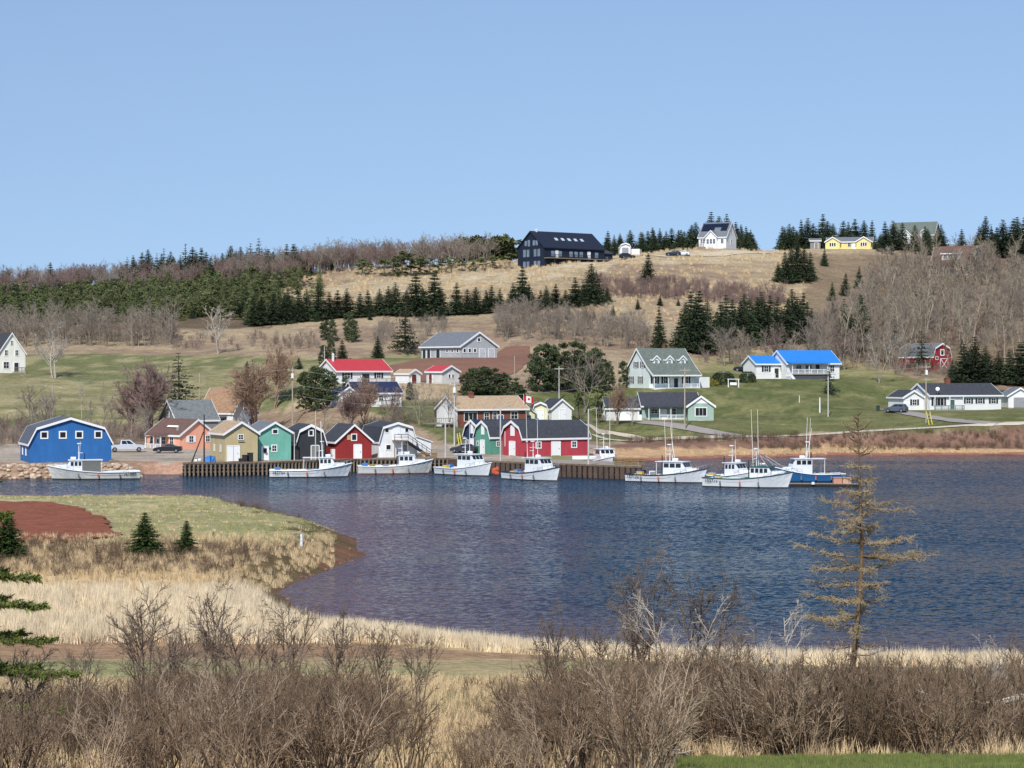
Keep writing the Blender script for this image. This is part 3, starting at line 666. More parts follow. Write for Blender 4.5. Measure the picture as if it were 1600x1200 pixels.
    b = block(H, 0, 0, W, D, 3.2, 5.0, 'x', mint, R_GREEN, prof=[(-D / 2, 3.95), (-D / 2 + .3, 4.2), (0, 8.1), (D / 2, 3.4)], roof_prof=[(-D / 2 - 2.0, 2.75), (-D / 2 + .3, 4.3), (0, 8.2), (D / 2, 3.5)], ov=.3, trimd=.35)
    MB().box(-W / 2, W / 2, -2.2, -.03, -.8, .1).build('porch_floor', WHITE, H); posts(H, (-5.5, -2, 1.7, 5.5), -2.0, .1, 2.75)
    for u in (-4.2, -1.6, 3.4): win(b, 'f', u, 1.7, .9, 1.4, shutters=SHUT)
    door(b, 'f', .9, 1.0, 2.05, dm=SHUT); railing(H, 1.8, 5.4, -2.05, .1, .8)
    for u in (-.6, 2.2): win(b, 'l', u, 4.9, .9, 1.2, shutters=SHUT)
    for u in (-2.6, 1.2): win(b, 'l', u, 1.7, .9, 1.4, shutters=SHUT)
    for x in (-3.2, 0, 3.2):
        bb = block(H, x, 1.1, 1.7, 3.6, 1.0, .75, 'y', mint, R_GREEN, z0=4.95, found=None, ov=.2, ovg=.2, wname='dormer_wall', rname='dormer_roof'); win(bb, 'f', 0, .55, .6, .8)
    chimney(H, 1.2, 5.5, 7.4, 9.0, .45); MB().box(W / 2 + .1, W / 2 + 4.2, 1, 1.2, 0, 2.3).build('fence_screen', WHITE, H)

    # green bungalow with garage
    sg = siding('sage_siding', (160, 182, 168))
    H = place(1048, 425, 9, (0, 0), 'house', 'sage green bungalow with attached garage and dark roof below the mint house', 'house', py=657)
    b = block(H, 0, 0, 11.2, 8, 2.9, 2.35, 'x', sg, R_DARK, ov=.5)
    win(b, 'f', -3.2, 1.8, 1.3, .8); win(b, 'f', 0.4, 1.7, 1.2, 1.3); door(b, 'f', -1.4, 1.0, 2.1); posts(H, (-4.5, -2.4, -.2, 2.4), -1.5, -.1, 2.6); railing(H, -2.4, 2.4, -1.5, 0.2, .9)
    MB().box(-4.6, 2.6, -1.6, -.03, -.8, .18).build('porch_floor', WOOD, H)
    MB().prism([(-1.9, 2.62), (0.1, 3.02), (0.1, 3.12), (-1.9, 2.72)], -5.4, 2.6, lambda s, q, z: (q, s, z)).build('porch_roof', R_DARK, H)
    b2 = block(H, 5.6, -1.9, 5.0, 8, 2.9, 1.75, 'y', sg, R_DARK, wname='wing_wall', rname='wing_roof', ov=.45, trimd=.35); win(b2, 'f', 0, 1.7, 2.1, 1.5, bars=(2, 0), fw=.16); MB().prism([(-1.7, 3.3), (1.7, 3.3), (0, 4.4)], -1.96, -1.905, lambda s, q, z: (5.6 + s, q, z)).build('gable_panel', TRIM, H)
    win(b2, 'f', -.1, -.3, .9, .5, bars=(0, 0))
    b3 = block(H, -8.2, .6, 8.6, 7, 2.4, 1.9, 'x', siding('pale_siding', (214, 212, 206)), R_DARK, wname='garage_wall', rname='garage_roof', ov=.4)
    door(b3, 'f', -.6, 2.7, 2.05, name='garage_door'); door(b3, 'f', 2.4, .95, 2.05, lite=True); win(b3, 'l', 0, 1.5, .8, .9)
    q = MB(); q.obox((-3.9, -2.6, -.3), (1, -.9, -.45), (0, 0, 1), (.7, .7, 0), 3.2, .12, 1.1); q.build('ramp', WOOD, H)

    # blue roofed house
    H = place(1230, 478, 27, (-6.4, 0), 'house', 'white house with vivid blue metal roof and railed veranda on the lawn', 'house', py=592)
    b = block(H, 0, 0, 12.8, 9, 3.5, 2.6, 'x', WHITE, R_BLUE, ov=.55, trimd=.3)
    MB().box(-6.2, 2.6, -2.0, -.03, .9, 1.1).build('veranda_floor', WOOD, H); MB().box(-6.0, 2.5, -1.8, -.05, -1.2, .9).build('veranda_base', mat('dark_grey_panel', (78, 82, 90)), H); railing(H, -6.2, 2.6, -2.0, 1.1, .95); posts(H, (-6.1, -2, 2.5), -1.9, 1.1, 3.35)
    MB().prism([(-2.4, 3.3), (.1, 3.75), (.1, 3.87), (-2.4, 3.42)], -6.6, 2.9, lambda s, q, z: (q, s, z)).build('veranda_roof', R_BLUE, H)
    for u, w_ in ((-3.6, 1.2), (-1.2, 1.5), (4.6, 1.0)): win(b, 'f', u, 2.3, w_, 1.3)
    door(b, 'f', 1.0, .95, 2.0, z=1.1, dm=SHUT)
    for u in (-1.8, 1.6): win(b, 'l', u, 2.4, .7, 1.2)
    q = MB()
    for i in range(7): q.box(-7.7 - .0, -6.4, -2.4 - i * .32, -2.1 - i * .32, -1.2, 1.05 - i * .2)
    q.build('steps', WHITE, H); railing(H, -4.6, -2.1, -7.75, .4, .95, axis='y')
    b2 = block(H, -9.3, 3.2, 6.0, 6.5, 3.3, 1.6, 'x', WHITE, R_BLUE, wname='wing_wall', rname='wing_roof', ov=.4); win(b2, 'f', -.6, 2.2, 1.0, 1.2, shutters=SHUT); door(b2, 'f', 1.9, 1.0, 2.0, dm=SHUT, z=.3)
    railing(H, -13.5, -9.5, -.3, .2, 1.0)

    # ranch house by the road
    H = place(1453, 444, 29, (-8.2, 0), 'house', 'long white ranch house with charcoal roof and grey porch beside the road', 'house', py=641)
    b = block(H, 0, 0, 16.4, 9.4, 3.05, 2.2, 'x', WHITE, R_DARK, ov=.5, trimd=.3)
    win(b, 'f', -6.2, 1.7, 2.2, 1.5, bars=(2, 0), shutters=SHUT); door(b, 'f', -3.1, 1.0, 2.1, dm=mat('green_door', (74, 100, 92)))
    for u in (.6, 3.3, 6.4): win(b, 'f', u, 1.85, 1.0, 1.0, shutters=SHUT)
    MB().box(-8.1, -1.4, -1.8, -.03, -.9, .12).build('porch_floor', CONC, H); railing(H, -8.1, -1.4, -1.8, .12, .85, mat('grey_green_paint', (120, 136, 132), .6)); posts(H, (-8, -4.6, -1.5), -1.7, .12, 2.85)
    chimney(H, -1.6, 4.7, 5.0, 6.4, .9); win(b, 'l', 1.2, 1.8, .9, 1.1)
    b2 = block(H, -10.6, 2.4, 4.6, 6.5, 2.6, 1.3, 'y', WHITE, R_DARK, wname='wing_wall', rname='wing_roof', trimd=.3); win(b2, 'f', .2, 1.6, .9, 1.1, shutters=SHUT); door(b2, 'f', -1.4, .9, 2.0)
    q = MB(); q.tube((-6.6, -.3, 4.2), (-6.75, -.55, 4.35), .42, .4, 12); q.tube((-6.6, -.2, 3.4), (-6.6, -.3, 4.2), .04); q.build('satellite_dish', TRIM, H)

    H = place(1577, 455, 16, (-2.3, 0), 'shed', 'white gabled garage with grey door at the right edge', py=637)
    b = block(H, 0, 0, 5, 6, 2.5, 1.5, 'y', WHITE, R_GREY); door(b, 'f', -.2, 2.4, 2.1, dm=mat('grey_panel', (150, 152, 155)), name='garage_door')
    H = place(1568, 462, 20, (0, 0), 'shed', 'small pale tan shed between the ranch house and the white garage', py=634)
    b = block(H, 0, 0, 3.6, 4, 2.2, .8, 'x', siding('pale_tan_siding', (216, 192, 146)), R_DARK); door(b, 'f', 0, 1, 1.8)

    H = place(1458, 506, 40, (-2.6, 0), 'barn', 'red gambrel barn with grey roof and white cross braced door among trees', py=577)
    b = block(H, 0, 0, 5.3, 12, 3.0, 2.9, 'y', siding('old_red_siding', (150, 44, 48)), R_GREY, 'gambrel', ov=.3)
    win(b, 'f', .1, 3.9, .8, 1.1, fw=.2, bars=(0, 0)); o = door(b, 'f', .6, 2.0, 2.4, dm=siding('old_red_siding', (150, 44, 48)))
    c, r, n = face(b, 'f', .6, 1.22); q = MB()
    for s in (-1, 1): q.obox(c + n * (.085 + .012 * s), (r + UP * s * 1.2).normalized(), (UP - r * s * 1.2).normalized(), n, 2.9, .16, .02)
    q.build('cross_brace', TRIM, o); win(b, 'f', -1.5, 2.6, .6, .6, bars=(0, 0)); 
    for u in (-3, 0, 3): win(b, 'l', u, 1.6, .7, .7)

    # cream farmhouse at the left edge
    H = place(-3, 462, 18, (-2.95, 0), 'house', 'tall cream farmhouse with steep gable at the left edge of the field', 'house', py=583)
    b = block(H, 0, 0, 6.0, 9.5, 4.1, 4.3, 'y', siding('cream_white_siding', (238, 234, 220)), R_DARK, ov=.4)
    for u in (-1.2, 1.1): win(b, 'f', u, 4.3, .6, 1.1)
    win(b, 'f', -1.2, 1.7, 1.1, 1.3, bars=(1, 1)); door(b, 'f', 1.0, .9, 1.9, z=.3, dm=SHUT); win(b, 'f', 0, 6.4, .45, .9)
    MB().box(.1, 2.4, -1.5, -.03, -1, .3).build('stoop', CONC, H); railing(H, .1, 2.4, -1.5, .3, .9, WOOD)
    for u in (-2.6, 0, 2.6): win(b, 'l', u, 1.7, .8, 1.3)
village()

# ------------------------------------------------------------------ houses on the hill
def hilltop():
    blk = siding('black_blue_siding', (34, 42, 58)); W, D = 23.5, 13.0
    H = place(850, 657, 38, (-W / 2, 0), 'house', 'huge black gabled house with row of skylights on the hilltop', 'house', py=421)
    b = block(H, 0, 0, W, D, 6.8, 4.9, 'x', blk, mat('roof_black_metal', (36, 40, 54), .5, .1, 1, board=.5, board_axis=0), ov=.5, trim=blk, fdepth=6)
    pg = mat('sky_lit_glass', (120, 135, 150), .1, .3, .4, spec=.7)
    for u in (-3.1, -1.3, 2.2, 4.0):
        for z in (1.6, 5.2): win(b, 'l', u, z, 1.4, 2.3, fm=blk, pm=pg, bars=(0, 0))
    for u in (-2.4, -.9, 1.6, 3.0): win(b, 'l', u, 8.2, 1.2, 1.6 if abs(u) > 1.5 else 2.0, fm=blk, pm=pg, bars=(0, 0))
    for u in (-8.4, -5.6, -1.4, .6, 2.6, 5.6, 8.6): win(b, 'f', u, 4.9, 1.4, 1.7, fm=blk, pm=pg, bars=(0, 0))
    for u in (-8.6, -5.2): win(b, 'f', u, 1.6, 1.2, 1.2, fm=TRIM if u > -6 else blk, pm=pg, bars=(0, 0))
    for u in (-5.2, 7.2): door(b, 'f', u - 1.6, 1.0, 2.1, z=3.7, dm=TRIM)
    MB().box(-W / 2, W / 2 + 1, -2.6, -.03, 3.35, 3.55).build('balcony', WOOD, H); railing(H, -W / 2, W / 2 + 1, -2.6, 3.55, 1.0, DARKM, .35)
    for a in (-9.5, -5, -.5, 4, 8.5): MB().box(a - .12, a + .12, -2.5, -2.26, -3, 3.35).build('balcony_post', DARKM, H)
    q = D / 2; slope = math.atan2(4.9, q); 
    for u in (-4.6, -2.1, .4, 2.9, 5.4):
        c = Vector((u, 3.1, 6.8 + 3.1 / q * 4.9 + .33)); n = Vector((0, -math.sin(slope), math.cos(slope)))
        MB().obox(c, (1, 0, 0), (0, math.cos(slope), math.sin(slope)), n, .95, 1.3, .16).build('skylight', mat('skylight_glass', (190, 200, 210), .08, .1), H)
    b2 = block(H, W / 2 + 2.6, 2.2, 5, 9, 5.6, 1.6, 'x', blk, R_DARK, wname='wing_wall', rname='wing_roof', trim=blk, fdepth=6); win(b2, 'f', 0, 4.0, 1.4, 1.5, fm=blk, pm=pg, bars=(0, 0))
    chimney(H, -W / 2 + 2, 6.4, 11.2, 12.2, .5, TRIM, 'flue')

    H = place(1113, 690, -24, (0, 0), 'house', 'white hilltop house with solar panels on its grey roof', 'house', py=389)
    b = block(H, 0, 0, 9.4, 8, 3.8, 4.6, 'x', WHITE, R_GREY, ov=.4, fdepth=4)
    b2 = block(H, -.2, -.6, 3.9, 4, 3.8, 1.9, 'y', WHITE, R_GREY, wname='bay_wall', rname='bay_roof', fdepth=4)
    for u in (-1.1, 0, 1.1): win(b2, 'f', u, 2.4, .7, 1.4)
    for u in (-3.7, -2.9): win(b, 'f', u, 2.5, .6, 1.2)
    win(b, 'f', 3.4, 2.4, .8, 1.3); win(b, 'r', 0, 2.2, .9, 1.4); win(b, 'r', 0, 5.4, .9, 1.2)
    sl = math.atan2(4.6, 4.0); n = Vector((0, -math.sin(sl), math.cos(sl))); vv = Vector((0, math.cos(sl), math.sin(sl)))
    pm = mat('solar_panel', (26, 34, 52), .15, .1, spec=.6)
    for j, s in enumerate((4.75, 3.15)):
        for i in range(8):
            if j == 1 and i in (4, 5): continue
            c = Vector((-3.9 + i * 1.1, 0, 3.8)) + vv * s + n * .34; MB().obox(c, (1, 0, 0), vv, n, 1.0, 1.5, .05).build('solar_panel', pm, H)
    MB().box(-4.6, -2.0, -2.2, -.62, -2, .6).build('deck', WOOD, H); railing(H, -4.6, -2.0, -2.2, .6, .9, WOOD)

    yl = siding('yellow_siding', (234, 216, 142))
    H = place(1327, 700, -4, (0, 0), 'house', 'long low yellow bungalow with two front gables on the hilltop', 'house', py=390)
    b = block(H, 0, 0, 14.4, 7, 2.5, 1.5, 'x', yl, R_GREY, fdepth=4)
    for x in (-5.2, 4.6):
        bb = block(H, x, -1.2, 4.6, 5, 2.5, 1.4, 'y', yl, R_GREY, wname='gable_wall', rname='gable_roof', fdepth=4)
        for u in (-.7, 0, .7): win(bb, 'f', u, 1.6, .5, 1.1, bars=(0, 0))
    win(b, 'f', 0, 1.5, .9, 1.1); door(b, 'f', 1.6, .9, 2.0)

    H = place(1425, 738, -14, (0, 0), 'house', 'grey roofed house with white dormer gables behind hilltop spruces', 'house', py=382)
    b = block(H, 0, 0, 15, 9, 3.2, 4.4, 'x', siding('grey_green_siding', (150, 158, 150)), R_GREEN, fdepth=4)
    for x in (-2, 4):
        bb = block(H, x, -.4, 3, 5, 3.4, 1.6, 'y', WHITE, R_GREEN, wname='gable_wall', rname='gable_roof', fdepth=4); win(bb, 'f', 0, 3.2, .8, 1.0); win(bb, 'f', 0, 1.4, .9, 1.2)
    win(b, 'f', 1, 1.6, 1, 1.2)
    H = place(1487, 640, -16, (0, 0), 'house', 'brown roofed house with wide dormer half hidden by bare poplars', 'house', py=430)
    b = block(H, 0, 0, 12.2, 8, 3.3, 5.2, 'x', siding('brown_grey_siding', (134, 124, 116)), R_BROWN, fdepth=4)
    bb = block(H, -.5, .8, 5.4, 3.4, 1.9, .5, 'x', WHITE, R_BROWN, z0=4.5, found=None, wname='dormer_wall', rname='dormer_roof')
    for u in (-1.6, 0, 1.6): win(bb, 'f', u, .9, .9, 1.1)
    for u in (-4.4, -1.4, 1.6, 4.4): win(b, 'f', u, 1.8, 1.0, 1.3)
    win(b, 'r', 0, 2, 1, 1.3); posts(H, (-6, -2, 2, 6), -1.8, 0, 2.7); MB().prism([(-2.1, 2.6), (.1, 3.3), (.1, 3.4), (-2.1, 2.7)], -6.3, 6.3, lambda s, q, z: (q, s, z)).build('porch_roof', R_BROWN, H)
    MB().box(-6.2, 6.2, -2, -.03, -1, .1).build('porch_floor', WHITE, H)

    H = place(977, 686, 6, (0, 0), 'shed', 'small white arched shed beside the black house', py=396.5)
    b = block(H, 0, 0, 3.4, 4, 2.0, 1.2, 'y', WHITE, R_GREY, 'gambrel', ov=.15, fdepth=3); door(b, 'f', 0, 2.0, 1.9, dm=mat('grey_panel', (150, 152, 155)))
    H = place(993, 680, -8, (0, 0), 'shed', 'plain white box trailer right of the arched shed', 'trailer', py=402)
    MB().box(-1.3, 1.3, 0, 4.5, .4, 2.6).build('body', WHITE, H)
    for x in (-1.25, 1.25): MB().tube((x - .1, 2.2, .4), (x + .1, 2.2, .4), .38, n=12).build('wheel', DARKM, H)
    H = place(1274, 702, 4, (0, 0), 'shed', 'weathered grey shed left of the yellow bungalow', py=388)
    b = block(H, 0, 0, 3.2, 4, 2.4, .7, 'x', siding('weathered_grey', (140, 138, 134)), R_GREY, fdepth=3); door(b, 'f', .3, 1, 1.8, dm=WOOD)
hilltop()
# ------------------------------------------------------------------ roads, ploughed fields, wharf
def roads():
    gravel = mat('pale_road', (196, 182, 162), 0.95, 0.12, 0.8, bump=0.02)
    asph = mat('grey_drive', (150, 142, 136), 0.95, 0.12, 0.8)
    def pts(l, y0=395): return [tuple(hit(px, py, y0).xy) for px, py in l]
    r = pts([(930, 690), (1000, 688), (1130, 684), (1300, 678), (1450, 669), (1600, 661), (1750, 652)], 396)
    ribbon('road', r, 2.6, gravel, 0.12)
    ribbon('driveway', pts([(1000, 660), (1040, 664), (1090, 672), (1160, 683)], 400), 3.4, asph, 0.14)
    ribbon('driveway', pts([(925, 672), (950, 676), (985, 683), (1010, 688)], 396), 2.4, gravel, 0.14)
    ribbon('driveway', pts([(1380, 640), (1410, 645), (1450, 652), (1500, 659), (1560, 664)], 400), 3.6, asph, 0.14)
    ribbon('farm_track', pts([(950, 404), (1040, 401), (1130, 397), (1230, 394)], 640), 4.0, mat('farm_track', (186, 172, 148), .95, .15), 0.15)
    draped('ploughed_field', [(-260, 787), (60, 785), (120, 793), (163, 811), (184, 838), (150, 848), (0, 851), (-260, 855)],
           mat('red_soil', (146, 86, 62), 0.95, 0.34, 1.1, bump=0.5, bscale=3.5, stretch=(.35, 1.4, 1)), 150, 0.12, 0.7)
    draped('ploughed_field', [(600, 574), (660, 562), (790, 543), (830, 541), (832, 565), (790, 593), (720, 601), (640, 592)],
           mat('brown_soil', (126, 92, 76), 0.95, 0.18, 0.7, bump=0.2, bscale=2.5, stretch=(.35, 1.4, 1)), 425, 0.1, 1.2)
roads()

TIMB = mat('wharf_timber', (120, 100, 82), 0.9, 0.35, 1.8, bump=0.03, stretch=(1, 1, .4)); TIMBD = mat('dark_timber', (46, 40, 36), 0.8, 0.3, 1.5)  # second tone is near-black, also used for the sheet behind the piles
DECK = mat('wharf_deck', (150, 140, 126), 0.95, 0.18, 0.8, bump=0.02); RUST = mat('rusty_pile', (96, 80, 70), 0.9, 0.3, 1.5, bump=0.03, stretch=(1, 1, .4))
def wharf(label, front, depth, z, pile_gap, pw, pm, solid):
    P = [Vector((PX(px, Y), Y, 0)) for px, Y in front]; H = thing('wharf', label, 'wharf', (0, 0, 0)); back = Vector((0.03, 1, 0)).normalized() * depth
    dk = MB(); bm_ = MB(); wl = MB()
    for a, b in zip(P[:-1], P[1:]):
        d = (b - a).normalized(); n = Vector((d.y, -d.x, 0))
        vs = [a, b, b + back, a + back]; dk.add([(v.x, v.y, z) for v in vs] + [(v.x, v.y, z - .3) for v in vs], [(0, 1, 2, 3), (7, 6, 5, 4), (0, 4, 5, 1), (1, 5, 6, 2), (2, 6, 7, 3), (3, 7, 4, 0)])
        L_ = (b - a).length; c = (a + b) / 2
        bm_.obox(c + n * .12 + UP * (z + .12), d, UP, n, L_, .26, .26)
        wl.obox(c - n * .75 + UP * (z / 2 - .8), d, UP, n, L_, z + 1.0, .1)
        k = int(L_ / pile_gap)
        for i in range(k):
            p = a + d * ((i + .5) * L_ / k) + n * .12
            q = MB()
            if solid: q.obox(p + UP * (z / 2 - .6 + random.uniform(-.06, .04)), d, UP, n, pw * random.uniform(.85, 1.05), z + 1.15, .24)
            else: q.tube(p + UP * -1.5, p + UP * (z - .02 + random.uniform(-.05, .12)), pw * .55, pw * .5, 7)
            q.build('pile', pm, H)
        for zz in (.55, 1.1): bm_.obox(c - n * .3 + UP * zz, d, UP, n, L_, .2, .14)
    dk.build('deck', DECK, H); bm_.build('edge_beam', TIMB, H); wl.build('back_wall', TIMBD, H); return H
wharf('long timber pile wharf in front of the row of fishing sheds', [(286, 318), (420, 321), (560, 332), (702, 335)], 6.0, 1.72, .62, .3, mat('pale_pile', (128, 114, 98), .9, .3, 1.5, stretch=(1, 1, .4)), False)
wharf('brown plank faced wharf in front of the crimson barn', [(702, 334.5), (745, 327), (1004, 306.5)], 19.0, 1.66, .95, .72, RUST, True)

# ------------------------------------------------------------------ boats
HULLW = mat('boat_white', (230, 232, 232), 0.35, 0.05, 0.6, spec=.5)
def text_part(s, size, m, parent, M):
    cu = bpy.data.curves.new('reg', 'FONT'); cu.body = s; cu.size = size; cu.align_x = 'CENTER'; cu.align_y = 'CENTER'; cu.extrude = 0.008
    t = bpy.data.objects.new('tmp', cu); me = bpy.data.meshes.new_from_object(t); bpy.data.objects.remove(t)
    me.transform(M); me.materials.append(m); return ob('registration_number', me, parent)
def boat(px, Y, heading, L, label, hull=HULLW, stripe=None, cabin=(.12, .36), ctop=2.0, hardtop=.28, reg=None, whips=2, whip_h=5.0, gear=0, B=None, boot=None, roofm=None, raised=0.0, hardtop_shade=False, arch=False, nside=3):
    B = B or L * .33; stripe = stripe or HULLW
    rz = math.radians(heading) - math.atan((px - CX) / F)
    H = thing('fishing_boat', label, 'boat', (PX(px, Y), Y, 0), rz, 'fishing boats moored along the wharf')
    n = 15; S_ = [i / (n - 1) for i in range(n)]
    def hb(s): return B / 2 * (.86 + .14 * min(1, s / .3)) * (1 if s < .5 else max(0.0, 1 - ((s - .5) / .5) ** 2.3)) + .02
    def sh(s): return .95 + raised + .12 * (1 - s) ** 2 + 1.05 * max(0, (s - .3) / .7) ** 1.9
    def xs(s, f): return -L / 2 + s * L * (1 - (.085 * (1 - f)))            # raked stem
    q = MB(); K = 5
    prof = [(0.0, -.55, 0), (.72, -.25, .1), (.86, .12, .3), (.92, .55, .65), (1.0, 1.0, 1)]
    rows = []
    for s in S_:
        row = []
        for side in (-1, 1):
            for (bf, zf, f) in prof:
                fl = bf if s < .6 else bf - (1 - f) * .30 * ((s - .6) / .4) * (bf > 0)
                z = zf if zf < .5 else (.55 if f < 1 else sh(s)) if f == 1 else .55 + (sh(s) - .95) * .45
                row.append((xs(s, f), side * hb(s) * max(fl, 0), z))
        rows.append(row)
    for r in rows: q.v.extend(r)
    for i in range(n - 1):
        for sd_ in (0, 5):
            for k in range(4):
                a = i * 10 + sd_ + k; q.f.append((a, a + 10, a + 11, a + 1))
    q.f.append((0, 1, 2, 3, 4, 9, 8, 7, 6, 5))
    q.build('hull', hull, H, smooth=False)
    # deck and bulwark inside
    d = MB()
    for i in range(n - 1):
        for (s0, s1) in ((S_[i], S_[i + 1]),):
            f = lambda s: sh(s) - (.42 if s < .58 else .06)
            d.add([(xs(s0, 1), -hb(s0) * .95, f(s0)), (xs(s1, 1), -hb(s1) * .95, f(s1)), (xs(s1, 1), hb(s1) * .95, f(s1)), (xs(s0, 1), hb(s0) * .95, f(s0))], [(0, 1, 2, 3)])
    d.build('deck', mat('boat_deck', (196, 196, 190), .7, .12), H)
    g = MB()
    for side in (-1, 1):
        for s0, s1 in zip(S_[:-1], S_[1:]): g.tube((xs(s0, 1), side * hb(s0), sh(s0)), (xs(s1, 1), side * hb(s1), sh(s1)), .075, n=5)
    g.tube((-L / 2, -hb(0), sh(0)), (-L / 2, hb(0), sh(0)), .075, n=5); g.build('gunwale', stripe, H)
    if boot:
        g = MB()
        for side in (-1, 1):
            for s0, s1 in zip(S_[:-1], S_[1:]):
                w0, w1 = [hb(s) * (.86 if s < .6 else .86 - .21 * (s - .6) / .4) + .015 for s in (s0, s1)]
                g.add([(xs(s0, .3), side * w0, -.1), (xs(s1, .3), side * w1, -.1), (xs(s1, .3), side * (w1 + .012), .15), (xs(s0, .3), side * (w0 + .012), .15)], [(0, 1, 2, 3)])
        g.build('boot_stripe', boot, H)
    # wheelhouse
    x1 = -L / 2 + L * (1 - cabin[0] - .12); x0 = x1 - L * (cabin[1] - cabin[0]); zb = .55; zt = sh(.75) + ctop + .35; wb = min(hb((x0 + L / 2) / L), hb((x1 + L / 2) / L)) * .84; wb = max(wb, B * .27); wt = wb * .92
    c = MB(); pr = [(x0, zb), (x1 + .35, zb + .6), (x1 + .1, zt - .75), (x1 - .35, zt), (x0, zt)]
    vs = [(a, -(wb + (wt - wb) * (z - zb) / (zt - zb)), z) for a, z in pr] + [(a, (wb + (wt - wb) * (z - zb) / (zt - zb)), z) for a, z in pr]
    c.add(vs, [(0, 1, 2, 3, 4), (9, 8, 7, 6, 5)] + [(i, i + 5, (i + 1) % 5 + 5, (i + 1) % 5) for i in range(5)]); W_ = c.build('wheelhouse', HULLW, H)
    # forward trunk cabin
    t = MB(); xa, xb = x1 - .2, x1 + L * .13; za = sh((xa + L / 2) / L) - .1
    t.add([(xa, -wb * .8, za), (xa, wb * .8, za), (xb, wb * .35, za + .35), (xb, -wb * .35, za + .35), (xa, -wb * .75, za + .75), (xa, wb * .75, za + .75), (xb, wb * .3, za + .72), (xb, -wb * .3, za + .72)], [(0, 1, 2, 3), (7, 6, 5, 4), (0, 3, 7, 4), (3, 2, 6, 7), (2, 1, 5, 6), (1, 0, 4, 5)])
    t.build('trunk_cabin', HULLW, H)
    wz0, wz1 = zt - .72, zt - .16
    yw = lambda z: wb + (wt - wb) * (z - zb) / (zt - zb)
    for side in (-1, 1):
        ln = x1 - .45 - x0
        for i in range(nside):
            a0 = x0 + .12 + i * ln / nside; a1 = a0 + ln / nside - .16
            m = MB(); m.obox(((a0 + a1) / 2, side * (yw((wz0 + wz1) / 2) + .012), (wz0 + wz1) / 2), (1, 0, 0), (0, -side * (wb - wt) / (zt - zb), 1), (0, side, 0), a1 - a0, wz1 - wz0, .04); m.build('cabin_window', GLASS, W_)
    fx = Vector((x1 + .1, 0, zt - .75)); tx = Vector((x1 - .35, 0, zt)); up = (tx - fx).normalized(); nn = Vector((up.z, 0, -up.x))
    for i in (-1, 0, 1):
        MB().obox((fx + tx) / 2 + Vector((0, i * wt * .62, 0)) + nn * .012 - up * .02, (0, 1, 0), up, nn, wt * .52, .58, .04).build('cabin_window', GLASS, W_)
    xr = x0 - L * hardtop
    MB().box(xr, x1 - .1, -wt - .12, wt + .12, zt + .005, zt + .1).build('cabin_roof', roofm or HULLW, H)
    if hardtop > .06:
        for side in (-1, 1):
            MB().tube((xr + .15, side * wt * .95, sh(.3) - .3), (xr + .15, side * wt * .95, zt), .05).build('roof_post', HULLW, H)
        if hardtop_shade:
            for side in (-1, 1): MB().box(xr + .3, x0 - .02, side * wt - .03, side * wt + .03, zb + .5, zt - .02).build('shade_panel', mat('hardtop_shade_grey', (112, 112, 108), .8), H)  # grey panels stand in for the shade under the hardtop
    m = MB(); xm = x0 + .5; m.tube((xm, 0, zt + .1), (xm, 0, zt + 2.3), .06, .04); m.tube((xm, -.7, zt + 1.5), (xm, .7, zt + 1.5), .035); m.box(xm - .55, xm + .1, -.08, .08, zt + 1.0, zt + 1.08); m.build('mast', HULLW, H)
    MB().tube((xm - .1, 0, zt + 2.3), (xm - .1, 0, zt + 2.42), .32, .3, 10).build('radar', HULLW, H)
    for i in range(whips):
        s = -1 if i % 2 else 1; MB().tube((xm + .35 * (i // 2) - .1, s * wt * .9, zt + .1), (xm - .25 - .1 * i, s * wt * .95, zt + .1 + whip_h * (1 - .25 * (i // 2))), .045, .028, 5).build('whip_antenna', mat('antenna_white', (236, 232, 220), .5), H)
    m = MB(); m.tube((x0 + .9, .25, zt + .3), (x0 + 1.6, .25, zt + .3), .2, n=9); m.build('life_raft', HULLW, H)
    m = MB(); m.tube((x0 - .3, -wt * .7, sh(.5) - .3), (x0 - .3, -wt * .7, zt + .9), .07); m.build('exhaust_pipe', DARKM, H)
    m = MB()
    for s0, s1 in zip(S_[9:-1], S_[10:]):
        for side in (-1, 1):
            m.tube((xs(s0, 1), side * hb(s0) * .93, sh(s0) + .5), (xs(s1, 1), side * hb(s1) * .93, sh(s1) + .5), .025, n=4); m.tube((xs(s0, 1), side * hb(s0) * .93, sh(s0)), (xs(s0, 1), side * hb(s0) * .93, sh(s0) + .5), .025, n=4)
    m.build('bow_rail', mat('steel', (180, 184, 188), .35, .05, metal=.6), H)
    if arch:
        m = MB()
        for side in (-1, 1):
            m.tube((x0 + .1, side * wt, zt + .1), (x0 + 1.3, side * wt * .8, zt + 1.5), .05); m.tube((x0 + 2.4, side * wt, zt + .1), (x0 + 1.3, side * wt * .8, zt + 1.5), .05)
            m.tube((x0 + 1.3, side * wt * .8, zt + 1.5), (x0 + 3.6, side * wt * .6, zt + .2), .035)
        m.tube((x0 + 1.3, -wt * .8, zt + 1.5), (x0 + 1.3, wt * .8, zt + 1.5), .05); m.build('mast_frame', mat('steel', (180, 184, 188), .35, .05, metal=.6), H)
    gm = [mat('tub_blue', (70, 120, 180)), mat('tub_grey', (140, 142, 145)), mat('tub_white', (214, 214, 210)), mat('tub_yellow', (210, 180, 90))]
    for i in range(gear):
        xg = -L / 2 + .7 + (i % 4) * 1.0; yg = (-.6 if i % 2 else .5) * B * .45; zz = sh(.1) - .42
        MB().box(xg, xg + .8, yg - .35, yg + .35, zz, zz + random.uniform(.5, .85)).build('fish_box', gm[(i * 7) % 4], H)
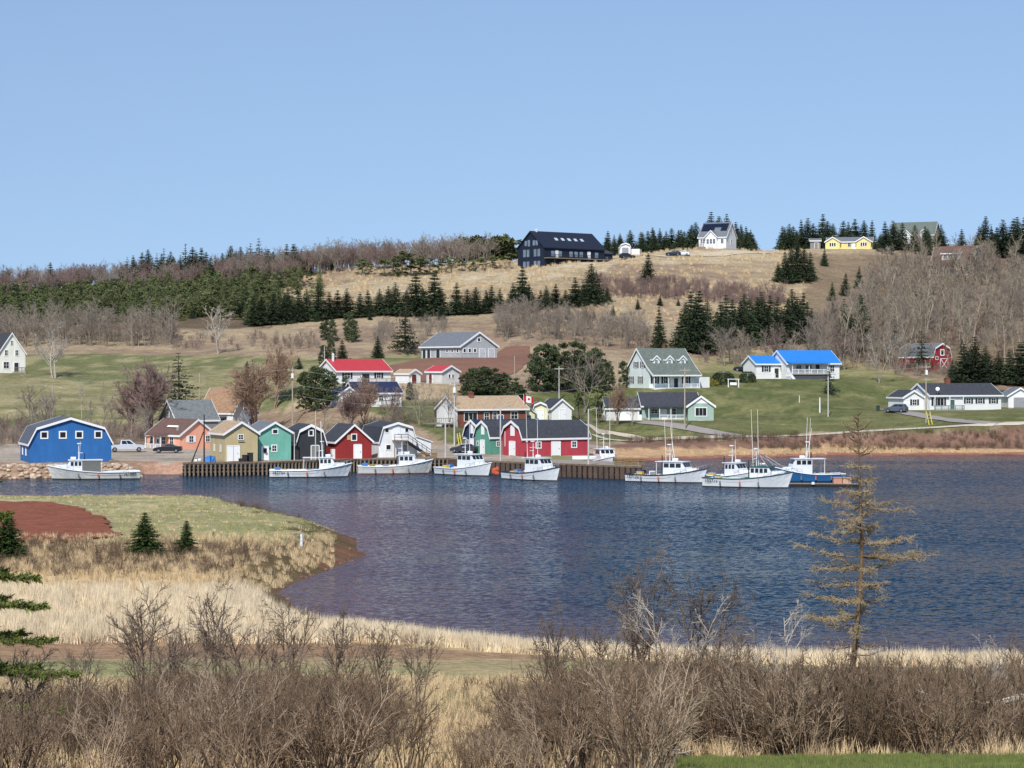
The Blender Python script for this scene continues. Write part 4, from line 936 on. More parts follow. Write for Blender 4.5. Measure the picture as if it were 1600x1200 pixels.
    for k, xf in enumerate((.22, .45, .66)):
        for side in (-1, 1):
            yy = side * (hb(xf) + .1); m = MB(); m.tube((xs(xf, 1), yy, .3), (xs(xf, 1), yy, .8), .11, .11, 8); m.tube((xs(xf, 1), yy, .8), (xs(xf, 1), side * hb(xf), sh(xf)), .015, n=4); m.build('fender', mat('fender_orange', (204, 110, 70), .6) if k == 1 else mat('fender_grey', (120, 122, 126), .7), H)
    MB().box(-L / 2 + L * .28, -L / 2 + L * .42, -B * .2, B * .2, sh(.3) - .42, sh(.3) + .1).build('engine_box', HULLW, H)
    if reg:
        dk_ = mat('reg_black', (40, 42, 46), .6, .05)
        for side in (-1, 1):
            xc = -L / 2 + L * .11; yc = side * (hb(.11) * .965 + .035)
            R_ = Matrix(((1 if side < 0 else -1, 0, 0, xc), (0, 0, side, yc), (0, 1, 0, .72 + raised * .6), (0, 0, 0, 1)))
            text_part(reg, .62, dk_, H, R_)
    return H
GREENS = mat('green_stripe', (48, 92, 84), .5, .1); BLUEH = mat('blue_hull', (52, 108, 160), .4, .12, .8); BLKB = mat('boot_black', (46, 46, 50), .6, .1)
REDB = mat('boot_red', (120, 60, 54), .6, .1); BEIGE = mat('boat_weathered', (216, 214, 206), .5, .14, 1.2)
boat(146, 309, 180, 12.9, 'white boat numbered 161885 moored in front of the blue barn', hull=BEIGE, cabin=(.10, .26), ctop=.9, hardtop=.22, reg='161885', whips=1, whip_h=2.6, hardtop_shade=True, boot=BLKB)
boat(486, 314.5, 0, 11.8, 'white boat numbered 162754 with long hardtop in front of the black shed', cabin=(.10, .28), ctop=1.0, hardtop=.2, reg='162754', whips=2, whip_h=5.2, gear=3, boot=BLKB)
boat(618, 325, 4, 11.2, 'worn white boat moored below the white net barn', hull=BEIGE, cabin=(.12, .34), ctop=.85, hardtop=.04, whips=0, gear=6, boot=REDB, raised=.12)
boat(728, 320, -46, 10.6, 'white boat with three front windows between the two wharves', cabin=(.14, .44), ctop=1.3, hardtop=.06, whips=1, whip_h=5.5, gear=2, boot=BLKB)
boat(834, 306, -46, 10.4, 'white boat in front of the crimson barn with two tall antennas', cabin=(.14, .44), ctop=1.3, hardtop=.06, whips=2, whip_h=6.5, gear=4, boot=BLKB, stripe=mat('navy_stripe', (40, 52, 84)))
boat(941, 344, -72, 11, 'boat behind the wharf end showing only its cabin windows', cabin=(.14, .36), ctop=1.25, hardtop=.1, whips=2, whip_h=6.2, gear=4)
boat(1044, 300, -24, 11.6, 'white boat with yellow raft canister just right of the brown wharf', cabin=(.13, .4), ctop=1.05, hardtop=.1, reg='157108', whips=3, whip_h=6.2, gear=5, boot=BLKB, stripe=DARKM)
boat(1143, 297, -34, 9.4, 'small white boat moored behind the green striped boat', cabin=(.2, .42), ctop=1.0, hardtop=.04, whips=1, whip_h=3, gear=3)
boat(1171, 287, -20, 12, 'white boat with green stripe, number 103779 and steel mast frame', stripe=GREENS, cabin=(.10, .34), ctop=.8, hardtop=.04, reg='103779', whips=2, whip_h=7.4, gear=2, boot=BLKB, roofm=GREENS, arch=True, raised=.15, nside=4)
boat(1264, 302, 196, 9.6, 'blue hulled boat with white cabin moored at the floating dock', hull=BLUEH, cabin=(.12, .4), ctop=1.35, hardtop=.2, whips=3, whip_h=5.6, gear=4, boot=BLKB)

def floating_dock():
    Y = 289.5; H = thing('floating_dock', 'low wooden floating dock in front of the blue boat', 'dock', (PX(1288, Y), Y, 0), math.radians(-6))
    for i in range(21): MB().box(-4.6 + i * .44, -4.6 + i * .44 + .41, -1.0, 1.0, .32, .39).build('plank', WOOD, H)
    MB().box(-4.6, 4.6, -.98, -.78, -.1, .315).box(-4.6, 4.6, .78, .98, -.1, .315).build('float_beam', TIMBD, H)
    MB().tube((-1.5, -1.15, .3), (-1.5, -1.15, .62), .22, .2, 10).build('fender', TRIM, H)
    for (x, c, lab) in ((1.7, (196, 142, 118), 'salmon'), (2.9, (204, 160, 136), 'pale pink')):
        a = Vector((PX(1288, Y), Y, 0)) + Matrix.Rotation(math.radians(-6), 3, 'Z') @ Vector((x, .1, .395))
        h = thing('bait_tub', lab + ' plastic bait tub on the floating dock', 'tub', a, 0)
        MB().box(-.55, .55, -.5, .5, 0, .72).build('body', mat('tub_' + lab, c), h); MB().box(-.6, .6, -.55, .55, .722, .8).build('rim', mat('tub_' + lab, c), h)
floating_dock()

# ------------------------------------------------------------------ vehicles
TYRE = mat('tyre', (30, 30, 32), .9, .1); RIM = mat('rim', (150, 152, 156), .4, .1, metal=.5)
LAMP = mat('head_lamp', (225, 225, 220), .2, .05); TAIL = mat('tail_lamp', (150, 30, 30), .3, .05)
def car(px, py, th, kind, rgb, label, y0=330, L=4.6):
    P = hit(px, py, y0); m = mat('car_paint_%d_%d_%d' % rgb, rgb, .3, .04, spec=.6)
    H = thing({'pickup': 'pickup_truck', 'suv': 'parked_car', 'sedan': 'parked_car'}[kind], label, {'pickup': 'truck', 'suv': 'car', 'sedan': 'car'}[kind], P + Vector((0, 0, .08)), math.radians(th) - math.atan((px - CX) / F))
    hL = L / 2; W = .92
    if kind == 'sedan':
        body = [(-hL, .42), (-hL, .95), (-hL + .25, 1.02), (-hL + .9, 1.04), (hL - 1.4, .98), (hL - .35, .82), (hL, .66), (hL, .35), (hL - .1, .25), (-hL + .1, .25)]
        roof = [(-hL + .75, 1.03), (-hL + 1.6, 1.44), (hL - 2.3, 1.45), (hL - 1.35, .98)]
    elif kind == 'suv':
        body = [(-hL, .42), (-hL, 1.08), (-hL + .1, 1.12), (hL - 1.25, 1.08), (hL - .3, .95), (hL, .8), (hL, .38), (hL - .1, .28), (-hL + .1, .28)]
        roof = [(-hL + .1, 1.11), (-hL + .5, 1.66), (hL - 2.2, 1.68), (hL - 1.25, 1.08)]
    else:
        body = [(-hL, .55), (-hL, 1.18), (hL - 1.75, 1.2), (hL - .25, 1.12), (hL, .98), (hL, .5), (hL - .1, .4), (-hL + .1, .45)]
        roof = [(-1.15, 1.18), (-1.0, 1.92), (hL - 2.3, 1.95), (hL - 1.4, 1.19)]
    MB().prism(body, -W, W, lambda s, q, z: (s, q, z)).build('body', m, H)
    def ins(z): return W - .03 - (z - 1.0) * .28
    c = MB(); n = len(roof); c.add([(a, -ins(z), z) for a, z in roof] + [(a, ins(z), z) for a, z in roof], [tuple(range(n)), tuple(range(2 * n - 1, n - 1, -1))] + [(i, i + n, (i + 1) % n + n, (i + 1) % n) for i in range(n)]); c.build('cabin', m, H)
    (a0, z0), (a1, z1), (a2, z2), (a3, z3) = roof
    for side in (-1, 1):
        for u0, u1 in ((.06, .48), (.53, .95)):
            def pt(u, v):
                xb = a0 + .18 + (a3 - .25 - a0 - .18) * u; xt = a1 + .08 + (a2 - .08 - a1 - .08) * u; z = z0 + .08 + (z1 - .1 - z0 - .08) * v
                return (xb + (xt - xb) * v, side * (ins(z) + .012), z)
            MB().add([pt(u0, 0), pt(u1, 0), pt(u1, 1), pt(u0, 1)], [(0, 1, 2, 3)]).build('side_window', GLASS, H)
    for (pa, pb, nm, off) in (((a3, z3), (a2, z2), 'windscreen', .015), ((a0, z0), (a1, z1), 'rear_window', -.015)):
        k = lambda t: (pa[0] + (pb[0] - pa[0]) * t + off, pa[1] + (pb[1] - pa[1]) * t + .012)
        (b0, y0_), (b1, y1_) = k(.12), k(.92); MB().add([(b0, -ins(y0_) + .1, y0_), (b0, ins(y0_) - .1, y0_), (b1, ins(y1_) - .08, y1_), (b1, -ins(y1_) + .08, y1_)], [(0, 1, 2, 3)]).build(nm, GLASS, H)
    if kind == 'pickup': MB().box(-hL + .1, -1.2, -W + .12, W - .12, 1.185, 1.195).build('bed_cover', mat('bed_dark', (50, 52, 56)), H)
    r = .33 if kind == 'sedan' else .38
    for x in (-hL + .85, hL - .9):
        for side in (-1, 1):
            t = MB().tube((x, side * (W - .2), r), (x, side * (W + .03), r), r, n=14).build('wheel', TYRE, H); MB().tube((x, side * (W + .031), r), (x, side * (W + .045), r), r * .6, n=10).build('rim', RIM, t)
    zf = body[-3][1] if kind == 'pickup' else .68
    for side in (-1, 1):
        MB().box(hL - .12, hL + .015, side * .7 - .18, side * .7 + .18, .68, .84).build('headlight', LAMP, H); MB().box(-hL - .015, -hL + .1, side * .76 - .12, side * .76 + .12, .78, 1.0).build('taillight', TAIL, H)
    MB().box(hL - .05, hL + .06, -W + .05, W - .05, .4, .58).box(-hL - .06, -hL + .05, -W + .05, W - .05, .45, .62).build('bumper', DARKM, H)
    return H
car(198, 706.5, 4, 'pickup', (196, 200, 206), 'silver pickup truck parked right of the blue barn', L=5.7)
car(262, 708, 174, 'sedan', (34, 34, 40), 'black sedan parked in front of the pink cottage')
car(726, 708, 150, 'sedan', (60, 64, 74), 'dark grey car parked beside the navy shed')
car(838, 657.5, 10, 'suv', (44, 48, 56), 'dark car roof showing behind the long crimson barn', y0=392)
car(1162, 581, 178, 'suv', (28, 30, 38), 'black car parked left of the blue roofed house', y0=460)
car(1400, 645, 160, 'suv', (86, 92, 104), 'slate grey car on the drive of the ranch house', y0=425, L=4.5)
car(980, 404.5, 20, 'suv', (36, 40, 46), 'dark car parked below the arched white shed', y0=655)
car(1052, 400.5, 176, 'suv', (34, 38, 48), 'dark car on the farm track left of the white car', y0=655)
car(1066, 400, 176, 'sedan', (220, 222, 224), 'white car on the farm track below the solar house', y0=655)
car(1209, 387, 2, 'pickup', (40, 44, 56), 'dark pickup truck on the hilltop right of the solar house', y0=670, L=5.6)

# ------------------------------------------------------------------ poles and wires
POLE = mat('pole_wood', (176, 162, 142), 0.9, 0.2, 2, stretch=(1, 1, .2)); POLEG = mat('pole_grey', (196, 192, 184), .8, .15, 2, stretch=(1, 1, .2))
TOPS = {}
def pole(key, px, base, top, label, y0=330, Y=None, arm=True, can=False, lamp=False, m=POLE, r=.15, cat='utility pole', name='utility_pole'):
    P = on_ground(px, Y) if Y else hit(px, base, y0); h = PZ(top, P.y) - P.z
    H = thing(name, label, cat, P, 0)
    MB().tube((0, 0, -1.0), (0, 0, h), r, r * .65, 8).build('shaft', m, H)
    if arm:
        MB().box(-.9, .9, -.06, .06, h - .5, h - .36).build('crossarm', m, H)
        for a in (-.8, 0, .8): MB().tube((a, 0, h - .36 if a else h), (a, 0, h - .2 if a else h + .16), .05).build('insulator', CONC, H)
    if can: MB().tube((.05, -.36, h - 1.9), (.05, -.36, h - 1.0), .26, n=10).build('transformer', TRIM, H)
    if lamp:
        MB().tube((0, 0, h - .2), (.9, -.5, h + .15), .04).build('lamp_arm', POLEG, H); MB().obox((1.1, -.6, h + .14), (.88, -.48, 0), (0, 0, 1), (.48, .88, 0), .6, .12, .22).build('lamp_head', CONC, H)
    TOPS[key] = P + Vector((0, 0, h)); return H
pole('a', 82, 655, 600, 'plain wooden pole standing behind the blue barn', y0=380, arm=False)
pole('b', 161, 612, 575, 'thin dark pole in the green field right of the farmhouse', y0=400, arm=False, m=WOOD, r=.1)
pole('c', 312, 632, 583, 'wooden pole beside the spruce behind the grey house', y0=400, arm=False)
pole('d', 457, 668, 575, 'tall wooden utility pole between the mint and black sheds', y0=372, can=True)
pole('e', 710, 697, 596, 'utility pole with white transformer left of the brick house', y0=365, can=True, m=POLEG)
pole('f', 804, 597, 556, 'thin pole at the edge of the ploughed brown field', y0=420, arm=False, r=.12)
pole('g', 873.5, 626, 573, 'pale utility pole in front of the round pines', y0=400, m=POLEG)
pole('h', 965, 612, 557, 'wooden utility pole left of the mint cape house', y0=400)
pole('i', 1070, 690, 575, 'tall wooden utility pole in front of the sage bungalow', Y=409, can=False)
pole('j', 1294, 651, 588, 'pale pole beside the lone spruce on the lawn', y0=400, arm=False, m=POLEG)
pole('k', 1447, 667, 570, 'tall utility pole beside the road by the ranch house', Y=419, can=True)
pole('l', 1000, 395, 352, 'utility pole on the hilltop beside the white trailer', y0=660, m=POLEG)
pole('m', 507, 566, 541, 'slim pale mast standing at the red roofed bungalow', Y=452, arm=False, m=POLEG, r=.1)
pole('n', 696, 719, 656, 'grey light pole on the wharf left of the crimson barn', Y=338, lamp=False, arm=True, m=POLEG)
pole('o', 782, 722, 636, 'grey lamp post on the wharf before the crimson barn', Y=325, arm=False, lamp=True, m=POLEG, name='lamp_post', cat='lamp post')
pole('p', 919.5, 729, 639, 'grey lamp post at the right end of the crimson barn', Y=316, arm=False, lamp=True, m=POLEG, name='lamp_post', cat='lamp post')
pole('q', 1281, 645, 621, 'short white post on the lawn left of the lone spruce', y0=400, arm=False, m=TRIM, r=.17, name='marker_post', cat='post')
pole('r', 1249, 629, 618, 'tiny white stake on the sloping lawn', y0=400, arm=False, m=TRIM, r=.09, name='marker_stake', cat='stake')
pole('s', 319, 724, 648, 'dark derrick mast on the wharf left of the tan shed', Y=322, arm=False, m=DARKM, r=.13, name='derrick_mast', cat='mast')
pole('t', 460, 719, 675, 'slim grey pole at the left corner of the black shed', Y=333, arm=False, m=POLEG, r=.1)
pole('u', 493, 718, 642, 'white pole standing in front of the black shed', Y=332, arm=False, m=POLEG, r=.1)
pole('v', 333.5, 853, 831, 'dark fence post beside the smaller spruce on the spit', Y=180, arm=False, m=TIMBD, r=.09, name='fence_post', cat='post')
pole('w', 471, 848, 835, 'leaning white marker board on the spit shore', Y=176, arm=False, m=TRIM, r=.16, name='marker_post', cat='post')
for (px, py, lab) in ((1452, 664, 'left'), (1457, 663, 'right')):
    P = hit(px, py, 400); H = thing('guy_guard', 'yellow guy wire guard, %s one of the pair by the roadside pole' % lab, 'guy guard', P, 0)
    MB().tube((0, 0, -.2), (-.5, .15, 2.4), .1, n=6).build('sleeve', mat('guard_yellow', (226, 208, 92), .6), H); MB().tube((-.5, .15, 2.4), (-1.6, .5, 8.0), .015, n=4).build('guy_wire', DARKM, H)
for (px, py, lab) in ((718, 696, 'left'), (721.5, 695.5, 'right')):
    P = hit(px, py, 365); H = thing('guy_guard', 'yellow guy wire guard, %s one beside the transformer pole' % lab, 'guy guard', P, 0)
    MB().tube((0, 0, -.2), (-.4, .15, 2.0), .09, n=6).build('sleeve', mat('guard_yellow', (226, 208, 92), .6), H)
def wire(a, b, sag, label, r=.022):
    m = MB(); n = 16; pts = [a.lerp(b, i / n) - Vector((0, 0, sag * 4 * (i / n) * (1 - i / n))) for i in range(n + 1)]
    for p, q in zip(pts[:-1], pts[1:]): m.tube(p, q, r, n=4, cap=False)
    tag(m.build('power_line', mat('wire_grey', (170, 168, 162), .6, .05)), label, 'power line')
def off(k, dx, dz): return TOPS[k] + Vector((dx, 0, dz))
X0 = Vector((PX(-160, 385), 385, PZ(602, 385))); 
wire(X0, off('d', 0, -.2), .9, 'top power line running from the left edge to the mint shed pole')
wire(X0 - Vector((0, 0, 2.6)), off('d', 0, -3.0), .9, 'middle power line from the left edge to the mint shed pole')
wire(X0 - Vector((0, 0, 4.6)), off('d', 0, -5.0), 1.0, 'lowest power line from the left edge to the mint shed pole')
wire(off('d', .2, -.2), off('e', 0, -.2), .7, 'top power line between the mint shed pole and the transformer pole')
wire(off('d', .2, -3.0), off('e', 0, -2.6), .8, 'middle power line between the mint shed pole and the transformer pole')
wire(off('d', .2, -5.0), off('e', 0, -4.2), .8, 'lowest power line between the mint shed pole and the transformer pole')
wire(off('e', 0, -.2), off('g', 0, -.2), .6, 'power line from the transformer pole to the pale pole by the pines')
wire(off('e', 0, -2.6), off('i', 0, -.3), 1.2, 'power line from the transformer pole to the bungalow pole')
wire(off('i', 0, -.3), off('k', 0, -.3), 1.2, 'power line along the road from the bungalow pole to the ranch pole')
wire(off('g', 0, -.3), off('h', 0, -.3), .7, 'power line between the two poles left of the mint house')

# ------------------------------------------------------------------ small things on the wharf and lawns
def small():
    def at(px, py, z=1.72): Y = (CAMZ - z) * F / (py - HY); return Vector((PX(px, Y), Y, z))
    H = thing('tarp_pile', 'blue tarpaulin over a pile of gear on the wharf', 'tarp', at(328, 722)); q = MB()
    V_ = [(-.75, -.5, 0), (.8, -.5, 0), (.8, .6, 0), (-.75, .6, 0), (-.7, -.4, .7), (-.1, -.45, .95), (.7, -.4, .85), (.72, .5, .8), (0, .5, 1.0), (-.65, .5, .7)]
    q.add(V_, [(0, 1, 6, 5, 4), (1, 2, 7, 6), (2, 3, 9, 8, 7), (3, 0, 4, 9), (4, 5, 8, 9), (5, 6, 7, 8)]); q.build('cover', mat('blue_tarp', (60, 128, 196), .5, .15, 3), H)
    dk = mat('black_bin', (40, 42, 46), .6, .15)
    for (px, py, w, h, lab) in ((384, 722, 1.0, 1.0, 'low black crate left of the taller crates by the tan shed'), (391, 722, .8, 1.3, 'tall black crate in the middle beside the tan shed'), (396, 720, 1.0, 1.6, 'tallest black crate against the mint shed corner'), (378, 723, .9, .55, 'low dark pallet box before the tan shed')):
        H = thing('crate', lab, 'crate', at(px, py)); MB().box(-w / 2, w / 2, -.4, .4, .08, h).build('body', dk, H); MB().box(-w / 2 - .04, w / 2 + .04, -.44, .44, h + .002, h + .08).build('rim', dk, H); MB().box(-w / 2, -w / 2 + .1, -.4, .4, 0, .079).box(w / 2 - .1, w / 2, -.4, .4, 0, .079).build('runner', WOOD, H)
    H = thing('net_pile', 'orange net bundle hung at the gap between the two wharves', 'net', at(774, 741, .45)); q = MB()
    for i in range(9): a = i * .7; q.tube((math.cos(a) * .45, -.3, .1 + .1 * i), (math.cos(a + 2) * .5, -.35, .15 + .1 * i), .22, .16, 6)
    q.build('bundle', mat('orange_net', (206, 96, 66), .9, .25, 6), H)
    q = MB(); H = thing('derrick_boom', 'slanting dark boom leaning against the derrick mast', 'boom', at(299, 724)); q.tube((0, 0, 0), (1.75, .1, 4.6), .1, .07, 7); q.build('spar', DARKM, H); q = MB(); q.tube((1.75, .1, 4.6), (1.9, .1, 6.2), .015, n=4); q.build('line', DARKM, H)
    for i, (px, py) in enumerate(((306, 722.5), (312, 721.5))):
        H = thing('buoy', ('left' if i == 0 else 'right') + ' white round buoy on the wharf by the derrick', 'buoy', at(px, py)); bm = bmesh.new(); bmesh.ops.create_icosphere(bm, subdivisions=2, radius=.26); me = bpy.data.meshes.new('ball'); bm.to_mesh(me); bm.free(); me.transform(Matrix.Translation((0, 0, .26))); me.materials.append(TRIM); ob('ball', me, H)
        MB().tube((0, 0, .5), (0, 0, .62), .06).build('eye', DARKM, H)
    # skiff on the grass
    H = thing('skiff', 'small upturned white skiff on the grass right of the crimson barn', 'boat', at(913, 717.5, 1.7), .2); q = MB(); n = 9
    for i in range(n):
        s = i / (n - 1); hb = .62 * (1 - (2 * s - .9) ** 2 * .8); hb = max(hb, .05); q.v += [(-1.9 + 3.8 * s, -hb, 0), (-1.9 + 3.8 * s, -hb * .8, .38), (-1.9 + 3.8 * s, 0, .5), (-1.9 + 3.8 * s, hb * .8, .38), (-1.9 + 3.8 * s, hb, 0)]
    for i in range(n - 1):
        for k in range(4): a = i * 5 + k; q.f.append((a, a + 1, a + 6, a + 5))
    q.f += [(0, 1, 2, 3, 4), tuple(range((n - 1) * 5 + 4, (n - 1) * 5 - 1, -1))]; q.build('hull', HULLW, H)
    # flag
    P = on_ground(818, 398); h = PZ(618, 398) - P.z; H = thing('flag_pole', 'flagpole with red and white flag beside the brick house', 'flag', P)
    MB().tube((0, 0, -.5), (0, 0, h + .3), .05, .03).build('pole', TRIM, H)
    for j, (a, b, mm) in enumerate(((0, .5, 'r'), (.5, 1.5, 'w'), (1.5, 2.0, 'r'))):
        q = MB(); K = 5
        for i in range(K + 1): u = a + (b - a) * i / K; q.v += [(.06 + u * .9, .12 * math.sin(u * 4), h - .15 * u), (.06 + u * .9, .12 * math.sin(u * 4 + .5), h - 1.15 - .15 * u)]
        for i in range(K): q.f.append((2 * i, 2 * i + 1, 2 * i + 3, 2 * i + 2))
        q.build('flag_band', mat('flag_red', (196, 40, 50), .8) if mm == 'r' else TRIM, H, fix=False)
    q = MB(); cx, cz = .06 + .9, h - .15 - .5
    for (dx, dz, s) in ((0, .12, .16), (-.13, .0, .14), (.13, .0, .14), (0, -.1, .1)): q.add([(cx + dx - s, -.16, cz + dz), (cx + dx, -.16, cz + dz - s), (cx + dx + s, -.16, cz + dz), (cx + dx, -.16, cz + dz + s)], [(0, 1, 2, 3)])
    q.tube((cx, -.16, cz - .35), (cx, -.16, cz - .1), .025); q.build('maple_leaf', mat('flag_red', (196, 40, 50), .8), H)
    # white swing bench on the lawn
    P = hit(1146, 605, 420); H = thing('swing_frame', 'white garden swing frame on the lawn beside the hedge', 'swing', P)
    for x in (-1.1, 1.1):
        for s in (-1, 1): MB().tube((x, s * .5, -.1), (x, 0, 1.7), .07).build('leg', TRIM, H)
    MB().tube((-1.3, 0, 1.7), (1.3, 0, 1.7), .07).build('top_bar', TRIM, H); MB().box(-.7, .7, -.25, .25, .5, .58).build('seat', TRIM, H); MB().box(-.7, .7, .2, .26, .6, 1.0).build('backrest', TRIM, H)
    # hilltop fence
    H = thing('rail_fence', 'low rail fence along the hilltop below the solar house', 'fence', (0, 0, 0)); A = hit(1040, 391, 660); B_ = hit(1165, 389, 660); n = 18
    for i in range(n + 1):
        p = A.lerp(B_, i / n); p.z = float(gz(p.x, p.y)); MB().tube(p, p + Vector((0, 0, 1.2)), .08).build('post', POLEG, H)
        if i < n:
            r = A.lerp(B_, (i + 1) / n); r.z = float(gz(r.x, r.y))
            for z in (.5, 1.0): MB().tube(p + UP * z, r + UP * z, .05).build('rail', POLEG, H)
    for (px, py, lab) in ((1372, 642, 'green wheelie bin'),):
        P = hit(px, py, 420); H = thing('wheelie_bin', lab + ' standing left of the grey car', 'bin', P); MB().box(-.3, .3, -.35, .35, .05, 1.0).build('body', mat('bin_green', (44, 66, 60)), H); MB().box(-.33, .33, -.4, .38, 1.002, 1.08).build('lid', mat('bin_green', (44, 66, 60)), H)
small()

def traps():
    wire_m = mat('trap_wire', (120, 104, 78), .8, .2, 3); bow = mat('trap_wood', (166, 136, 98), .9, .2, 3); n = 0
    names = ('lower left', 'lower middle', 'lower right', 'upper left', 'upper middle', 'upper right')
    for (px, Y, where) in ((975, 318, 'at the wharf end'), (992, 316, 'at the outermost corner of the wharf'), (668, 339, 'beside the white net barn')):
        for i in range(6):
            k, lv = i % 3, i // 3; P = Vector((PX(px, Y) + (k - 1) * 1.0, Y + .1 * k, 1.72 if px > 702 else 1.73)) + Vector((0, 0, lv * .52))
            H = thing('lobster_trap', '%s lobster trap of the stack %s' % (names[i], where), 'trap', P, random.uniform(-.1, .1), 'lobster traps stacked on the wharf')
            q = MB()
            for a in range(7): t = math.pi * a / 6; q.box(-.46, .46, -.27 * math.cos(t) - .02, -.27 * math.cos(t) + .02, .06 + .4 * math.sin(t), .1 + .4 * math.sin(t))
            q.build('slats', bow, H); q = MB()
            for x in (-.44, 0, .44): q.box(x - .02, x + .02, -.28, .28, 0, .06); q.tube((x, -.26, .06), (x, 0, .47), .02, n=5); q.tube((x, .26, .06), (x, 0, .47), .02, n=5)
            q.box(-.46, .46, -.03, .03, .01, .05); q.build('frame', bow, H); MB().box(-.4, .4, -.2, .2, .07, .3).build('netting', wire_m, H)
traps()
# ------------------------------------------------------------------ plants: shapes
def segs_mesh(name, segs, m, n=3):
    A = np.array(segs, float); p0, p1, r0, r1 = A[:, 0:3], A[:, 3:6], A[:, 6], A[:, 7]
    d = p1 - p0; d /= np.maximum(np.linalg.norm(d, axis=1, keepdims=True), 1e-9)
    ref = np.where(np.abs(d[:, 2:3]) < .9, np.array([[0, 0, 1.0]]), np.array([[1.0, 0, 0]])); a = np.cross(d, ref); a /= np.linalg.norm(a, axis=1, keepdims=True); b = np.cross(d, a)
    V = []
    for p, r in ((p0, r0), (p1, r1)):
        for i in range(n):
            t = 2 * math.pi * i / n; V.append(p + (a * math.cos(t) + b * math.sin(t)) * r[:, None])
    V = np.stack(V, 1); K = len(A); base = np.arange(K)[:, None] * 2 * n
    Fc = np.concatenate([base + np.array([i, (i + 1) % n, (i + 1) % n + n, i + n])[None] for i in range(n)])
    return raw_mesh(name, V.reshape(-1, 3), Fc, m, True)
def tris_mesh(name, T, m):
    T = np.asarray(T, float); return raw_mesh(name, T.reshape(-1, 3), np.arange(len(T) * 3).reshape(-1, 3), m)
def rvec(r): v = np.array([r.gauss(0, 1), r.gauss(0, 1), r.gauss(0, 1)]); return v / np.linalg.norm(v)
def grow(S, r, p, d, L, rad, lvl, P):
    """one branch and its children; P: list per level of (pieces, children, length ratio, angle, wobble, up)"""
    pc, kids, ratio, ang, wob, up = P[lvl]; p = np.array(p, float); d = np.array(d, float); pts = [p.copy()]; ds = [d.copy()]
    for i in range(pc):
        d = d + rvec(r) * wob + np.array([0, 0, up]); d /= np.linalg.norm(d); q = p + d * L / pc
        ra = rad * (1 - .75 * i / pc); rb = rad * (1 - .75 * (i + 1) / pc); S.append((*p, *q, ra, rb)); p = q; pts.append(p.copy()); ds.append(d.copy())
    if lvl + 1 < len(P):
        for k in range(kids):
            t = r.uniform(.25, 1.0) if lvl else r.uniform(.3, 1.0); i = min(int(t * pc), pc - 1); f = t * pc - i; o = pts[i] * (1 - f) + pts[i + 1] * f
            dd = ds[i]; ax = np.cross(dd, rvec(r)); ax /= max(np.linalg.norm(ax), 1e-6); a = math.radians(ang) * r.uniform(.6, 1.3)
            nd = dd * math.cos(a) + ax * math.sin(a); grow(S, r, o, nd, L * ratio * r.uniform(.6, 1.15) * (1.15 - .5 * t), max(rad * .55 * (1.1 - .5 * t), MINR[0]), lvl + 1, P)
MINR = [.012]
def bare_tree_segs(seed, H=8.0, stems=1, spread=38, crown=1.0, rad=.13, minr=.014, lean=0.0, kids=(9, 7, 5)):
    r = random.Random(seed); S = []; MINR[0] = minr
    for k in range(stems):
        a = r.uniform(0, 6.28); t = (r.uniform(.05, .35) if stems > 1 else 0) + lean
        d = np.array([math.cos(a) * t, math.sin(a) * t, 1.0]); d /= np.linalg.norm(d)
        grow(S, r, (r.uniform(-.25, .25) * (stems > 1), r.uniform(-.25, .25) * (stems > 1), -.2), d, H * r.uniform(.75, .95), rad * r.uniform(.8, 1.1), 0,
             [(6, kids[0], .5 * crown, spread, .09, .03), (4, kids[1], .5, 40, .16, .06), (3, kids[2], .5, 38, .2, .05), (2, 0, 0, 0, .2, .05)])
    return S
def shrub_segs(seed, H=2.4, stems=9, minr=.009, rad=.034, spread=.65):
    r = random.Random(seed); S = []; MINR[0] = minr
    for k in range(stems):
        a = r.uniform(0, 6.28); t = r.uniform(.05, spread); d = np.array([math.cos(a) * t, math.sin(a) * t, 1.0]); d /= np.linalg.norm(d); q = r.uniform(0, .5)
        grow(S, r, (math.cos(a) * q, math.sin(a) * q, -.2), d, H * r.uniform(.6, 1.0), rad * r.uniform(.7, 1.2), 0, [(6, 7, .42, 34, .19, .04), (3, 4, .5, 38, .26, .05), (2, 0, 0, 0, .3, .03)])
    return S
def spruce_tris(seed, H=10.0, R=2.4, levels=17, per=8, sprays=6, size=.42, gap=.08, rag=.25, droop=.28, full=1.0):
    """needle sprays along drooping whorled branches"""
    r = random.Random(seed); T = []
    for l in range(levels):
        t = (l + r.uniform(-.3, .3)) / levels; t = min(max(t, 0), .985); z = H * (gap + (1 - gap) * t); rad = R * (1 - t) ** .85 * r.uniform(1 - rag, 1 + rag * .6) + .12
        nb = max(3, int(per * (1 - .55 * t)))
        for b in range(nb):
            a = 6.283 * (b + r.uniform(-.4, .4)) / nb + l * 1.7; rb = rad * r.uniform(.7, 1.15); c, s = math.cos(a), math.sin(a); ns = max(2, int(sprays * (.35 + .65 * rb / R) * full))
            for k in range(ns):
                u = (k + r.random()) / ns; u = .12 + .88 * u; ce = np.array([c * rb * u, s * rb * u, z - droop * rb * u + .12 * rb * u * u]); sz = size * (1.1 - .45 * u) * r.uniform(.7, 1.2) * (.38 + .62 * (1 - t))
                for q in range(3):
                    o = ce + np.array([r.uniform(-1, 1), r.uniform(-1, 1), r.uniform(-.9, .5)]) * sz * .6; dr = np.array([c, s, 0]) * .9 + rvec(r) * .75; dr /= np.linalg.norm(dr); sd = np.cross(dr, rvec(r)); sd /= max(np.linalg.norm(sd), 1e-6)
                    T.append((o - dr * sz * .4 + sd * sz * .3, o - dr * sz * .4 - sd * sz * .3, o + dr * sz * .75))
    return T
